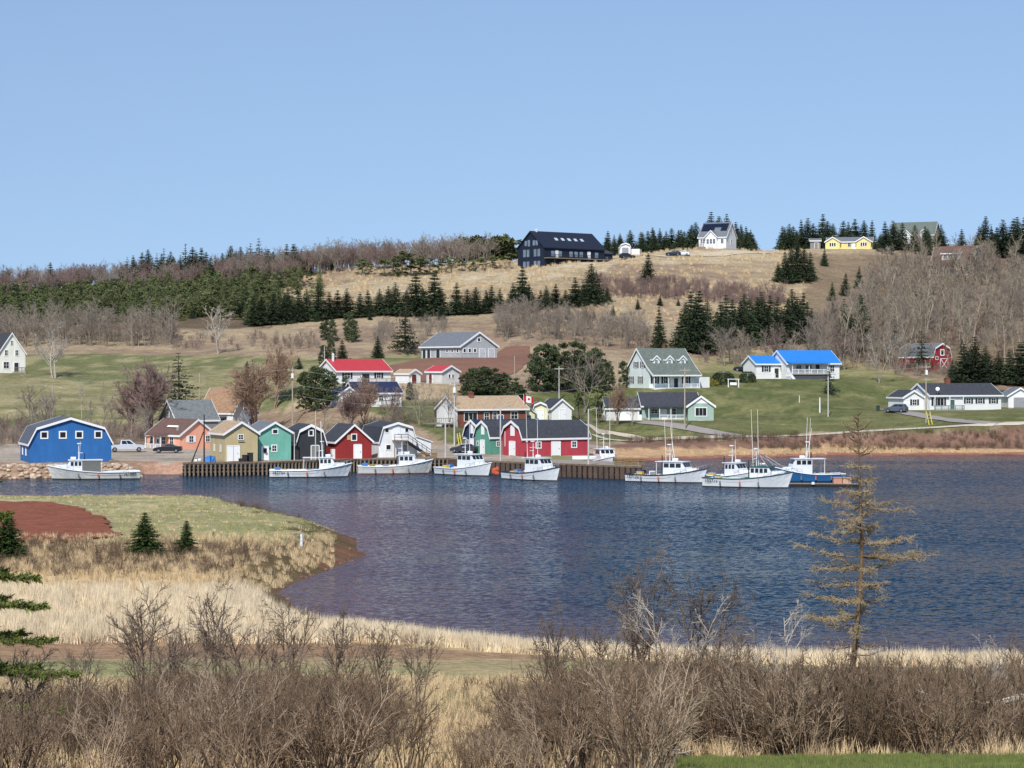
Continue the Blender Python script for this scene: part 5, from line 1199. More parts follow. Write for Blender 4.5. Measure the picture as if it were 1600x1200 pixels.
def pine_tris(seed, H=8.0, R=2.6, z0=.28, clumps=26, n=70, size=.34):
    r = random.Random(seed); T = []
    for k in range(clumps):
        t = r.random() ** .8; z = H * (z0 + (1 - z0) * t); prof = math.sqrt(max(.05, 1 - (2 * (t - .38)) ** 2 * .62)) ; a = r.uniform(0, 6.283); rr = R * prof * r.uniform(.25, .85); c = np.array([math.cos(a) * rr, math.sin(a) * rr, z]); cr = R * r.uniform(.16, .34)
        for i in range(n):
            v = rvec(r) * cr * r.uniform(.5, 1.0); v[2] *= .6; o = c + v; d = rvec(r); s = np.cross(d, rvec(r)); s /= max(np.linalg.norm(s), 1e-6); z_ = size * r.uniform(.6, 1.2)
            T.append((o - s * z_ * .35, o + s * z_ * .35, o + d * z_))
    return T
LEAF = lambda n, rgb, rnd=.36: mat(n, rgb, .8, .3, .9, spec=.15, rnd=rnd)
NEEDLE = LEAF('spruce_needles', (60, 71, 50)); NEEDLE2 = LEAF('pine_needles', (104, 110, 72)); NEEDLED = LEAF('dark_pine_needles', (76, 86, 58)); NEEDLEN = LEAF('near_spruce_needles', (66, 82, 44), .08)
BARK = mat('dark_bark', (92, 80, 68), .9, .25, 3); TWIG = mat('grey_twigs', (150, 138, 124), .9, .2, 1, rnd=.2); TWIGM = mat('mauve_twigs', (138, 116, 108), .9, .2, 1, rnd=.2)
TWIGP = mat('pale_twigs', (182, 172, 158), .9, .2, 1, rnd=.12); TWIGB = mat('brown_twigs', (118, 98, 78), .9, .25, 1, rnd=.28); TWIGT = mat('tan_twigs', (166, 138, 116), .9, .2, 1, rnd=.1)
REED = mat('dry_reed', (230, 210, 178), .9, .25, 2, rnd=.22); STRAW = mat('dry_grass', (206, 182, 142), .9, .2, 2, rnd=.2); GRASS = mat('lawn_grass', (116, 124, 68), .9, .2, 2, rnd=.2)
GRF = mat('field_grass', (150, 150, 98), .9, .2, 2, rnd=.2)
ROCK = mat('rock', (190, 168, 144), .95, .3, 1.2, bump=.06, rnd=.25); ROCKR = mat('red_rock', (136, 100, 82), .95, .3, 1.2, bump=.06, rnd=.2)

def trunk_mesh(H, r, m): return MB().tube((0, 0, -.6), (0, 0, H * .55), r, r * .6, 7).tube((0, 0, H * .55), (0, 0, H * .97), r * .6, .02, 6, False).mesh('trunk', m)
SPR = [tris_mesh('spruce_crown', spruce_tris(i, R=2.5 + .45 * (i % 3), levels=23 + i % 3, per=12, sprays=8, size=.62, rag=.16 + .05 * i, droop=.2), NEEDLE) for i in range(5)]
SPRG = [tris_mesh('spruce_crown', spruce_tris(20 + i, R=2.2 + .3 * i, levels=17, per=7, sprays=6, size=.55, rag=.5, gap=.14), NEEDLE) for i in range(3)]     # gappy old spruces
SPR_T = trunk_mesh(10, .16, BARK)
PIN = [tris_mesh('pine_crown', pine_tris(i, clumps=64 + 4 * i, n=56, z0=.05), NEEDLED) for i in range(3)]; PIN_T = trunk_mesh(8, .17, BARK)
PLN_T = trunk_mesh(6, .14, BARK)
PLN = [tris_mesh('pine_crown', pine_tris(40 + i, H=6, R=1.9, z0=.08, clumps=20, n=48, size=.38), NEEDLE2) for i in range(4)]
PLS = [tris_mesh('pine_crown', spruce_tris(140 + i, H=7, R=2.1, levels=15, per=8, size=.55, gap=.04, rag=.3), NEEDLE2 if i != 1 else NEEDLE) for i in range(3)]
BT = [segs_mesh('crown', bare_tree_segs(i, 8, 1 + (i % 3), 40, 1.0, .14, .02), TWIG) for i in range(5)]
BTM = [segs_mesh('crown', bare_tree_segs(30 + i, 8, 2 + (i % 2), 34, .9, .14, .02), TWIGM) for i in range(3)]
POP = [segs_mesh('crown', bare_tree_segs(60 + i, 12, 1, 34, .5, .2, .02, kids=(16, 6, 4)), mat('poplar_bark', (154, 141, 122), .9, .2, 1, rnd=.18)) for i in range(4)]
SHB = [segs_mesh('shrub', shrub_segs(80 + i), TWIGB) for i in range(6)]
SHL = [segs_mesh('shrub', shrub_segs(180 + i, 2.4, 9, .007, .024, .8), mat('light_twigs', (170, 148, 124), .9, .2, 1, rnd=.25)) for i in range(3)]
SHM = [segs_mesh('shrub', shrub_segs(95 + i, 3.2, 10, .012, .03), TWIG) for i in range(3)]
SHR = [segs_mesh('shrub', shrub_segs(99 + i, 2.6, 10, .012, .03), TWIGM) for i in range(3)]

# ------------------------------------------------------------------ plants: placing
def tree(crown, trunk, P, sx, sz, label, name='spruce_tree', cat='tree', group=None, rz=None):
    H = thing(name, label, cat, P, random.uniform(0, 6.28) if rz is None else rz, group); H.scale = (sx, sx, sz); H.rotation_euler = (random.gauss(0, .025), random.gauss(0, .025), H.rotation_euler[2])
    if trunk: ob('trunk', trunk, H)
    ob('crown', crown, H); return H
def spruce(px, base, top, label, y0=335, Y=None, group=None, wide=1.0, kind=None, H0=10.0, meshes=None, trunk=None, name='spruce_tree'):
    P = on_ground(px, Y) if Y else hit(px, base, y0)
    h = max(1.0, PZ(top, P.y) - P.z); me = random.choice(meshes or SPR); s = h / H0; tree(me, trunk or (PLN_T if H0 == 6.0 else SPR_T), P, s * wide * random.uniform(.9, 1.12), s, label, name, 'tree', group)
def bare(px, base, top, label, y0=335, Y=None, meshes=None, H0=8.0, wide=1.0, group=None, name='bare_tree', m=None):
    P = on_ground(px, Y) if Y else hit(px, base, y0); h = max(.8, PZ(top, P.y) - P.z); s = h / H0 / .95
    H = thing(name, label, 'tree' if 'tree' in name or 'poplar' in name or 'birch' in name else 'shrub', P, random.uniform(0, 6.28), group); H.scale = (s * wide, s * wide, s)
    ob('branches', random.choice(meshes or BT), H); return H
def scatter(name, label, meshes, P, rz, sc, cat=None, tilt=None):
    """one 'stuff' object: many copies of a few meshes on points"""
    P = np.asarray(P, float); n = len(P); me = bpy.data.meshes.new(name); me.vertices.add(n); me.vertices.foreach_set('co', P.astype(np.float32).ravel())
    rot = np.zeros((n, 3), np.float32); rot[:, 2] = rz
    if tilt is not None: rot[:, 0:2] = tilt
    me.attributes.new('rot', 'FLOAT_VECTOR', 'POINT').data.foreach_set('vector', rot.ravel())
    sc = np.asarray(sc, np.float32); sc = np.repeat(sc[:, None], 3, 1) if sc.ndim == 1 else sc
    me.attributes.new('scl', 'FLOAT_VECTOR', 'POINT').data.foreach_set('vector', np.ascontiguousarray(sc).ravel())
    me.attributes.new('idx', 'INT', 'POINT').data.foreach_set('value', rng.integers(0, len(meshes), n).astype(np.int32))
    o = ob(name, me); g = bpy.data.node_groups.new(name, 'GeometryNodeTree')
    g.interface.new_socket('Geometry', in_out='INPUT', socket_type='NodeSocketGeometry'); g.interface.new_socket('Geometry', in_out='OUTPUT', socket_type='NodeSocketGeometry')
    gi = g.nodes.new('NodeGroupInput'); go = g.nodes.new('NodeGroupOutput'); jn = g.nodes.new('GeometryNodeJoinGeometry')
    def attr(nm, tp): a = g.nodes.new('GeometryNodeInputNamedAttribute'); a.data_type = tp; a.inputs['Name'].default_value = nm; return a.outputs[0]
    ra, sa, ia = attr('rot', 'FLOAT_VECTOR'), attr('scl', 'FLOAT_VECTOR'), attr('idx', 'INT')
    for k, m_ in enumerate(meshes):
        src = SRC.setdefault(m_.name, None) or bpy.data.objects.new(m_.name + '_source', m_); SRC[m_.name] = src
        oi = g.nodes.new('GeometryNodeObjectInfo'); oi.inputs['Object'].default_value = src; oi.inputs['As Instance'].default_value = True
        cp = g.nodes.new('FunctionNodeCompare'); cp.data_type = 'INT'; cp.operation = 'EQUAL'; cp.inputs['B'].default_value = k if False else 0
        for s_ in cp.inputs:
            if s_.name == 'B' and s_.type == 'INT': s_.default_value = k
        ai = [s_ for s_ in cp.inputs if s_.name == 'A' and s_.type == 'INT'][0]; g.links.new(ia, ai)
        ip = g.nodes.new('GeometryNodeInstanceOnPoints'); g.links.new(gi.outputs[0], ip.inputs['Points']); g.links.new(cp.outputs[0], ip.inputs['Selection']); g.links.new(oi.outputs['Geometry'], ip.inputs['Instance'])
        g.links.new(ra, ip.inputs['Rotation']); g.links.new(sa, ip.inputs['Scale']); g.links.new(ip.outputs[0], jn.inputs[0])
    g.links.new(jn.outputs[0], go.inputs[0]); md = o.modifiers.new('scatter', 'NODES'); md.node_group = g
    return tag(o, label, cat, kind='stuff')
SRC = {}
def zone(px0, px1, Y0, Y1, dens, keep=None):
    xa, xb = PX(px0, Y1), PX(px1, Y1); xa, xb = min(xa, PX(px0, Y0)), max(xb, PX(px1, Y0)); n = int((xb - xa) * (Y1 - Y0) * dens)
    x = rng.uniform(xa, xb, n); y = rng.uniform(Y0, Y1, n); px = CX + F * x / y; k = (px > px0) & (px < px1)
    z = gz(x, y)
    if keep is not None: k &= keep(x, y, z, px, HY + F * (CAMZ - z) / y)
    return np.stack([x, y, z], 1)[k]
def put(name, label, meshes, P, lo, hi, wide=1.0, cat=None):
    n = len(P); s = rng.uniform(lo, hi, n); sc = np.stack([s * wide, s * wide, s], 1); scatter(name, label, meshes, P, rng.uniform(0, 6.28, n), sc, cat)
CLR = [(PX(p[0], p[2]), p[2] + (4 if p[0] in (1487, 1464) else 0), p[3] * (.8 if p[0] in (1487, 1464) else 1)) for p in PADS]
def clear(x, y): 
    k = np.ones(len(x), bool)
    for (a, b, r) in CLR: k &= np.hypot(x - a, y - b) > r * .95
    return k

ONES = 'zeroth first second third fourth fifth sixth seventh eighth ninth tenth eleventh twelfth thirteenth fourteenth fifteenth sixteenth seventeenth eighteenth nineteenth'.split()
def ordinal(n):
    if n < 20: return ONES[n]
    t = {2: 'twent', 3: 'thirt', 4: 'fort', 5: 'fift'}[n // 10]; return t + 'ieth' if n % 10 == 0 else t + 'y-' + ONES[n % 10]
def relabel():
    # things told apart only by their place in a row: count them from the left
    text = {'spruces in the long row below the hilltop meadow': 'dark spruce from the left in the row below the hilltop meadow', 'small spruces scattered over the tan slope': 'small lone spruce from the left on the tan slope below the row',
            'tall spruces behind the mint house': 'tall dark spruce from the left in the stand behind the mint house', 'spruces in the clump on the meadow edge': 'dark spruce from the left in the meadow edge clump', 'pines left of the largest spruce': 'rounded pine from the left beside the largest spruce',
            'round pines left of the mint house': 'round topped pine from the left in the grove by the mint house', 'dark pines behind the brick house': 'low spreading pine from the left behind the brick house', 'pines around the red roofed bungalow': 'dark pine from the left around the red roofed bungalow',
            'dark spruces beside the red barn': 'dense dark spruce from the left beside the red gambrel barn', 'dark conifers inside the right hillside wood': 'dark conifer from the left among the right hillside poplars', 'spruces along the right skyline': 'skyline spruce from the left, right of the black house',
            'spruces along the left skyline': 'spruce from the left rising above the left skyline wood', 'dark pines on the slope left of the black house': 'bushy pine from the left on the slope before the black house'}
    by = {}
    for o in COL.objects:
        if o.parent is None and o.get('group') in text: by.setdefault(o['group'], []).append(o)
    for g, l in by.items():
        l.sort(key=lambda o: o.location.x / o.location.y)
        for i, o in enumerate(l): o['label'] = ordinal(i + 1) + ' ' + text[g]

def hill_plants():
    # masses that read as one: plantation, bare woods, thickets
    put('pine_plantation', 'dense green pine plantation on the left hillside', PLN[:3] + PLS, zone(-160, 520, 545, 632, .13, lambda x, y, z, px, py: (py < 512 - .03 * px + 8 * fbm(x * .1, y * .1)) & (rng.random(len(x)) < np.clip((515 - px) / 130 , 0, 1)) & (py > 452 + .02 * px - 12 + 20 * fbm(x * .05, y * .05))), .55, 1.05, cat='trees')
    put('bare_wood', 'mauve bare wood along the left skyline', BTM + BT[:2], zone(-160, 470, 622, 720, .05), .6, 1.05, cat='trees')
    put('bare_wood', 'grey brown bare wood on the middle skyline left of the black house', BTM + BT, zone(360, 775, 655, 725, .075, lambda x, y, z, px, py: py < 443 - (px - 380) * .085), .75, 1.15, cat='trees')
    put('bare_thicket', 'grey bare alder thicket above the left field', SHM + BT[3:], zone(-160, 275, 515, 542, .22, lambda x, y, z, px, py: clear(x, y)), .55, 1.2, cat='shrubs')
    put('bare_thicket', 'brown bare scrub right of the dead white tree', SHM + SHR, zone(270, 500, 508, 530, .12), .5, .9, cat='shrubs')
    put('bare_thicket', 'grey bare alder band above the round pines', SHM + BT, zone(775, 1015, 512, 545, .22), .45, .85, cat='shrubs')
    put('bare_thicket', 'grey shrubs around the tall spruce left of the grey hall', SHM, zone(585, 700, 500, 540, .1), .7, 1.2, cat='shrubs')
    put('bare_thicket', 'mauve bare shrubs below the hilltop meadow', SHR, zone(920, 1225, 596, 624, .34), .6, 1.15, cat='shrubs')
    put('bare_thicket', 'brown bare thicket behind the blue roofed house', SHM + SHR + BT[:2], zone(1090, 1430, 500, 532, .2, lambda x, y, z, px, py: clear(x, y)), .45, .85, cat='shrubs')
    put('bare_wood', 'understorey of bare saplings in the right hillside wood', SHM + BTM[:1] + BT, zone(1262, 1760, 520, 668, .065, lambda x, y, z, px, py: clear(x, y) & (px > 1262 + (y - 540) * .9)), .7, 1.15, cat='trees')
    put('bare_thicket', 'brown scrub behind the blue barn', SHM + SHR, zone(-160, 40, 372, 404, .25), .6, 1.1, cat='shrubs')
    put('bare_thicket', 'mauve bare thicket between the blue barn and the grey house', SHR + SHM + BT[:1], zone(40, 250, 380, 404, .17), .6, 1.35, cat='shrubs')
    put('bare_thicket', 'bare shrubs on the slope between the bungalows', SHM, zone(570, 700, 396, 412, .22, lambda x, y, z, px, py: clear(x, y)), .5, 1.0, cat='shrubs')
    put('bank_scrub', 'low brown scrub along the bank below the road', SHB + SHR[:1], zone(950, 1780, 396, 412, .9, lambda x, y, z, px, py: (py > 689 - (px - 1000) * .03) & (shore_d(x, y) > 4.2)), .3, .62, cat='shrubs')
    put('bank_grass', 'pale dry grass fringe along the far beach', TUF, zone(950, 1780, 385, 400, 1.2, lambda x, y, z, px, py: (shore_d(x, y) > 1.2) & (shore_d(x, y) < 5.5)), 1.0, 2.2, cat='grass')
    put('meadow_grass', 'pale dry meadow grass on the hill', TUF, zone(400, 1260, 560, 700, .10, lambda x, y, z, px, py: clear(x, y)), 1.6, 3.4, cat='grass')
    # countable conifers
    g = 'spruces in the long row below the hilltop meadow'; lab = 'dark spruce in the long row below the hilltop meadow'
    row = [(395, 506, 458), (408, 505, 462), (425, 505, 455), (441, 503, 460), (452, 500, 451), (468, 500, 456), (480, 499, 450), (497, 497, 443), (512, 496, 455), (527, 494, 452), (545, 494, 450), (562, 493, 456), (578, 492, 452), (592, 490, 450), (606, 489, 446), (620, 490, 440), (634, 490, 452), (648, 490, 424), (662, 492, 448),
           (676, 490, 420), (690, 490, 448), (712, 489, 440), (727, 488, 450), (743, 488, 447), (757, 487, 452), (770, 486, 445), (784, 484, 450), (798, 484, 440), (815, 484, 416), (829, 482, 445), (845, 480, 452), (858, 480, 446), (870, 479, 442), (884, 478, 452), (898, 477, 432), (912, 474, 442), (925, 472, 410), (938, 470, 440), (950, 468, 448)]
    for px, b, t in row: spruce(px + random.uniform(-3, 3), b + 3, t, lab, 500, group=g, wide=1.5)
    g = 'small spruces scattered over the tan slope'; lab = 'small lone spruce on the tan slope below the spruce row'
    for px, b, t in [(690, 501, 476), (662, 502, 479), (836, 501, 482), (856, 501, 476), (889, 500, 478), (916, 498, 480), (928, 499, 485), (958, 495, 477), (997, 484, 466), (1031, 478, 460), (1060, 478, 466), (495, 503, 485), (578, 500, 484)]: spruce(px, b, t, lab, 480, group=g, wide=1.25)
    for px, b, t, l in [(632, 553, 468, 'largest spruce with open branches left of the grey hall'), (590, 560, 524, 'dense short spruce just left of the largest spruce'), (1012, 441, 394, 'lone spruce standing on the hilltop meadow right of the black house'), (467, 577, 557, 'tiny spruce alone in the green field'),
                        (1030, 546, 478, 'slim spruce behind the left end of the mint house roof'), (1297, 617, 567, 'lone spruce on the lawn beside the pale pole'), (1440, 580, 515, 'tall pine with bare trunk beside the red barn'), (280, 640, 548, 'open branched spruce behind the grey shingled house'), (535, 565, 529, 'spruce above the red roofed bungalow'), (385, 592, 563, 'small spruce at the field edge behind the tan bare tree')]:
        spruce(px, b, t, l, 380 if b > 570 else 470, meshes=SPRG if px in (632, 280, 1440, 1297) else SPR, wide=1.35 if px != 1030 else .9)
    g = 'tall spruces behind the mint house'; lab = 'tall dark spruce in the stand behind the mint house'
    for px, b, t in [(1071, 545, 470), (1078, 548, 453), (1092, 550, 452), (1104, 545, 468), (1120, 540, 485), (1135, 537, 459), (1148, 535, 478), (1161, 534, 457), (1176, 532, 472), (1192, 530, 455), (1203, 530, 460), (1222, 530, 478), (1240, 530, 449), (1253, 528, 456), (1270, 528, 480), (1085, 552, 462), (1098, 553, 475), (1128, 543, 470), (1142, 542, 466), (1155, 541, 468), (1169, 540, 463), (1184, 538, 462), (1198, 538, 470), (1212, 536, 462), (1230, 536, 466), (1246, 535, 462), (1262, 533, 470)]: spruce(px, b, t, lab, 480, group=g, wide=1.3)
    g = 'spruces in the clump on the meadow edge'; lab = 'dark spruce in the clump on the right edge of the meadow'
    for px, b, t in [(1216, 441, 408), (1226, 441, 392), (1236, 441, 384), (1246, 440, 370), (1256, 440, 384), (1266, 438, 392), (1230, 443, 405), (1288, 416, 388)]: spruce(px, b, t, lab, 560, group=g, wide=1.1)
    g = 'pines left of the largest spruce'; lab = 'rounded dark pine left of the largest spruce'
    for px, b, t in [(508, 532, 494), (520, 534, 500), (545, 532, 488), (552, 535, 500), (517, 566, 530), (505, 572, 540)]: spruce(px, b, t, lab, 470, group=g, meshes=PIN, trunk=PIN_T, H0=8.0, name='pine_tree')
    g = 'round pines left of the mint house'; lab = 'round topped dark pine in the grove left of the mint house'
    for px, b, t in [(838, 612, 545), (850, 612, 538), (864, 610, 541), (880, 612, 538), (897, 612, 536), (912, 612, 540), (928, 612, 545), (940, 613, 552), (952, 606, 570), (975, 606, 565), (985, 606, 575)]: spruce(px, b, t, lab, 400, group=g, meshes=PIN, trunk=PIN_T, H0=8.0, wide=.95, name='pine_tree')
    g = 'dark pines behind the brick house'; lab = 'low spreading dark pine behind the brick house'
    for px, b, t in [(728, 622, 584), (742, 622, 576), (758, 622, 574), (773, 622, 577), (788, 622, 584), (804, 624, 592), (815, 626, 602)]: spruce(px, b, t, lab, 400, group=g, meshes=PIN, trunk=PIN_T, H0=8.0, wide=1.5, name='pine_tree')
    g = 'pines around the red roofed bungalow'; lab = 'dark pine screening the red roofed bungalow'
    for px, b, t in [(478, 640, 582), (492, 642, 574), (505, 640, 577), (518, 632, 585), (540, 606, 585), (552, 640, 612), (640, 625, 598)]: spruce(px, b, t, lab, 395, group=g, meshes=PIN, trunk=PIN_T, H0=8.0, wide=1.05, name='pine_tree')
    for px, b, t, l in [(904, 660, 611, 'young yellowish pine left of the sage bungalow'), (936, 662, 606, 'larger yellowish pine at the sage bungalow garage')]: spruce(px, b, t, l, 395, meshes=PLN, H0=6.0, wide=1.0, name='pine_tree')
    g = 'dark spruces beside the red barn'; lab = 'dense dark spruce right of the red gambrel barn'
    for px, b, t in [(1505, 600, 536), (1524, 602, 525), (1541, 600, 540), (1560, 600, 548), (1578, 602, 545), (1594, 602, 532), (1616, 604, 530), (1488, 596, 562)]: spruce(px, b, t, lab, 440, group=g, wide=1.6)
    g = 'dark conifers inside the right hillside wood'; lab = 'dark conifer among the bare poplars on the right hillside'
    for px, b, t in [(1320, 548, 465), (1345, 545, 458), (1332, 552, 490), (1300, 470, 440), (1320, 462, 425), (1342, 452, 415), (1440, 500, 450), (1455, 505, 460), (1302, 505, 470), (1400, 545, 500), (1430, 490, 455)]: spruce(px, b, t, lab, 470, group=g, wide=1.05)
    # skyline conifers
    g = 'spruces along the right skyline'; lab = 'spruce standing on the right part of the skyline'
    for px, t in [(952, 372), (960, 366), (968, 364), (985, 358), (1004, 362), (1012, 360), (1022, 358), (1032, 356), (1041, 360), (1050, 355), (1060, 358), (1070, 360), (1080, 350), (1087, 346), (1110, 330), (1122, 336), (1137, 333), (1150, 346), (1158, 350), (1166, 353), (1174, 358), (1222, 352), (1232, 349), (1240, 352), (1252, 342), (1262, 340), (1272, 348), (1284, 333), (1294, 344), (1302, 348), (1316, 343), (1326, 346), (1336, 341), (1350, 343), (1362, 343)]:
        spruce(px, 0, t, lab, Y=random.uniform(705, 735), group=g, wide=random.uniform(1.1, 1.7))
    for px, t in [(1384, 345), (1396, 344), (1410, 346), (1430, 350), (1446, 352), (1470, 350), (1502, 357), (1538, 336), (1550, 352), (1566, 342), (1580, 340), (1592, 337), (1604, 338), (1622, 340)]: spruce(px, 0, t, lab, Y=random.uniform(690, 722), group=g, wide=random.uniform(1.2, 1.7))
    g = 'spruces along the left skyline'; lab = 'spruce rising above the bare wood on the left skyline'
    for px, t in [(4, 412), (12, 418), (42, 418), (58, 424), (78, 408), (130, 428), (198, 400), (206, 408), (222, 393), (233, 388), (246, 394), (256, 386), (262, 396), (272, 400), (289, 378), (300, 384), (314, 385), (338, 396), (348, 394), (360, 382), (375, 384), (389, 378), (398, 392), (407, 370), (418, 388), (447, 380), (461, 379), (480, 392), (520, 394), (566, 393), (192, 412), (212, 398), (228, 402), (240, 404), (251, 396), (267, 392), (281, 398), (295, 396), (307, 393), (321, 392), (329, 400), (354, 398), (367, 392), (383, 394), (402, 386), (412, 390), (428, 392), (438, 386), (455, 386), (470, 388)]:
        spruce(px, 0, t, lab, Y=random.uniform(655, 690), group=g, meshes=SPR + SPRG, wide=random.uniform(1.0, 1.5))
    g = 'dark pines on the slope left of the black house'; lab = 'bushy dark pine on the slope left of the black house'
    for px, b, t in [(566, 431, 405), (580, 430, 412), (600, 432, 404), (614, 432, 400), (628, 432, 394), (642, 432, 397), (656, 431, 402), (672, 430, 404), (690, 427, 404), (705, 426, 402), (722, 424, 405), (740, 424, 402), (755, 423, 404), (770, 420, 402), (720, 402, 376), (738, 402, 374), (752, 402, 372), (768, 402, 374), (782, 402, 371), (795, 402, 376)]:
        spruce(px, b, t, lab, 600, group=g, meshes=PLN, H0=6.0, wide=1.7, name='pine_tree')
    g = 'low conifers filling the skyline clumps'; lab = 'low conifer filling a gap in the skyline spruce clumps'
    for k in range(60):
        px = random.choice([random.uniform(945, 1090), random.uniform(1150, 1178), random.uniform(1220, 1375), random.uniform(1376, 1480), random.uniform(1530, 1640)]); spruce(px, 0, random.uniform(354, 374), lab, Y=random.uniform(716, 745), group=g, wide=1.5)
    # poplars of the right hillside wood
    g = 'bare poplars of the right hillside wood'; lab = 'slender bare poplar in the right hillside wood'
    n = 0
    while n < 190:
        px = random.uniform(1290, 1680); Y = random.uniform(515, 660)
        if px < 1290 + (Y - 520) * .8 or not clear(np.array([PX(px, Y)]), np.array([Y]))[0]: continue
        P = on_ground(px, Y); H = thing('bare_poplar', lab, 'tree', P, random.uniform(0, 6.28), g); s = random.uniform(.95, 1.35); H.scale = (s * 1.1, s * 1.1, s); ob('branches', random.choice(POP), H); n += 1
    # single bare trees
    bare(85, 590, 512, 'pale bare tree beside the cream farmhouse', 420, meshes=[segs_mesh('branches', bare_tree_segs(201, 8, 3, 42, 1.1, .14, .02), TWIGP)], wide=1.2)
    bare(342, 553, 482, 'bleached dead tree above the left field', 470, meshes=[segs_mesh('branches', bare_tree_segs(202, 8, 2, 50, 1.1, .16, .03, kids=(8, 5, 3)), TWIGP)], wide=1.1)
    bare(320, 556, 512, 'thin pale dead stem left of the bleached dead tree', 470, meshes=[segs_mesh('branches', bare_tree_segs(203, 8, 1, 35, .4, .1, .03, kids=(4, 3, 2)), TWIGP)])
    bare(128, 655, 590, 'slim pale birch behind the blue barn', 385, meshes=[segs_mesh('branches', bare_tree_segs(204, 8, 1, 35, .6, .12, .02), TWIGP)])
    big = [segs_mesh('branches', bare_tree_segs(205 + i, 8, 6, 42, 1.0, .13, .026, kids=(13, 9, 7)), TWIGM) for i in range(2)]; tan = [segs_mesh('branches', bare_tree_segs(215 + i, 8, 6, 45, 1.05, .14, .026, kids=(13, 9, 7)), TWIGT) for i in range(2)]
    bare(234, 690, 577, 'big round mauve bare tree left of the grey shingled house', Y=398, meshes=big, wide=1.0)
    bare(205, 690, 600, 'smaller mauve bare tree behind the silver pickup', Y=400, meshes=big, wide=.9)
    bare(400, 668, 575, 'wide tan bare tree behind the mint shed', Y=405, meshes=tan, wide=1.1)
    bare(430, 662, 552, 'tall rusty bare tree left of the utility pole', Y=432, meshes=tan, wide=.8)
    bare(378, 664, 586, 'tan bare tree at the steep roofed house', Y=412, meshes=tan, wide=.85)
    bare(570, 668, 598, 'pinkish bare tree in front of the navy roofed bungalow', Y=398, meshes=tan, wide=.9)
    bare(548, 668, 615, 'low bare tree behind the dark red shed', Y=396, meshes=big, wide=1.1); bare(655, 668, 606, 'grey bare tree left of the brick house', Y=398, meshes=BT, wide=1.1); bare(702, 660, 612, 'thin bare tree before the white gable of the brick house', Y=386, meshes=BT, wide=.8)
    put('bare_thicket', 'bare brown shrubs behind the row of fishing sheds', SHM + SHR, zone(340, 560, 378, 398, .16, lambda x, y, z, px, py: clear(x, y)), .5, 1.1, cat='shrubs')
    put('bare_thicket', 'bare shrubs below the round pine grove', SHM, zone(820, 960, 402, 425, .06, lambda x, y, z, px, py: clear(x, y)), .4, .8, cat='shrubs')
    for px, b, t, l in ((610, 655, 600, 'grey bare tree right of the navy roofed bungalow'), (630, 665, 622, 'low grey bare tree above the white net barn'), (678, 655, 618, 'bare tree left of the brick house gable'), (505, 668, 630, 'small bare tree behind the black shed'), (1130, 560, 510, 'grey bare tree between mint house and blue roof'), (1215, 548, 508, 'bare tree rising behind the blue metal roof'), (1270, 552, 505, 'bare tree behind the right end of the blue roof'), (1310, 575, 520, 'bare tree right of the blue roofed house')): bare(px, b, t, l, Y=(402 if b > 600 else 500), meshes=BT + BTM, wide=1.15)
    bare(915, 605, 562, 'pale bare tree among the round pines', Y=438, meshes=BT, wide=1.1); bare(964, 670, 610, 'pinkish bare tree before the garage of the sage bungalow', Y=415, meshes=tan, wide=.8); bare(988, 673, 625, 'small bare tree beside the garage drive', Y=414, meshes=BT, wide=.8)
    bare(1372, 598, 513, 'white trunked bare birch on the upper lawn', 420, meshes=[segs_mesh('branches', bare_tree_segs(207, 8, 2, 30, .6, .13, .02), TWIGP)], name='bare_birch'); bare(1340, 580, 520, 'grey bare tree behind the blue roofed house', Y=512, wide=1.2); bare(1390, 575, 515, 'grey bare tree left of the red barn', Y=515, wide=1.1)
    for px, b, t, l in ((575, 450, 385, 'left'), (482, 440, 395, 'right')): pass
    for px, t, Y, l in ((1448, 392, 628, 'bare poplar at the left corner of the brown roofed house'), (1468, 388, 630, 'bare poplar before the dormer of the brown roofed house'), (1490, 384, 627, 'bare poplar before the middle of the brown roof'), (1508, 380, 630, 'bare poplar before the right part of the brown roof'), (1528, 378, 628, 'bare poplar at the right gable of the brown house'), (1415, 520, 500, 'bare poplar at the left end of the red barn roof'), (1432, 524, 499, 'bare poplar before the grey barn roof'), (1452, 528, 499, 'bare poplar left of the red barn gable'), (1482, 520, 500, 'bare poplar right of the red barn gable')):
        bare(px, 0, t, l, Y=Y, meshes=POP, H0=12.0, wide=1.5, name='bare_poplar')
    put('bare_thicket', 'bare shrubs in front of the red barn', SHM + SHR, zone(1395, 1490, 492, 500, .35), .5, .95, cat='shrubs')
    # hedges
    for px, py, w_, h_, l in ((1130, 600, 5.2, 2.6, 'long dark clipped hedge left of the blue roofed house'), (1168, 597, 3.6, 2.2, 'rounded dark hedge at the drive of the blue roofed house'), (1116, 602, 1.9, 1.2, 'low yellow green bush beside the mint house')):
        P = hit(px, py, 420); H = thing('hedge', l, 'hedge', P); r = random.Random(int(px)); T = []
        for i in range(2600):
            v = rvec(r); v[2] = abs(v[2]); o = v * np.array([w_ / 2 * 1.0, 1.4, h_]) * r.uniform(.82, 1.02); o[0] = math.copysign(abs(o[0] / (w_ / 2)) ** .6 * w_ / 2, o[0]); d = rvec(r); s = np.cross(d, rvec(r)); s /= np.linalg.norm(s); T.append((o - s * .12, o + s * .12, o + d * .32))
        ob('foliage', tris_mesh('foliage', T, NEEDLED if px != 1116 else LEAF('yellow_leaf', (150, 140, 70))), H)

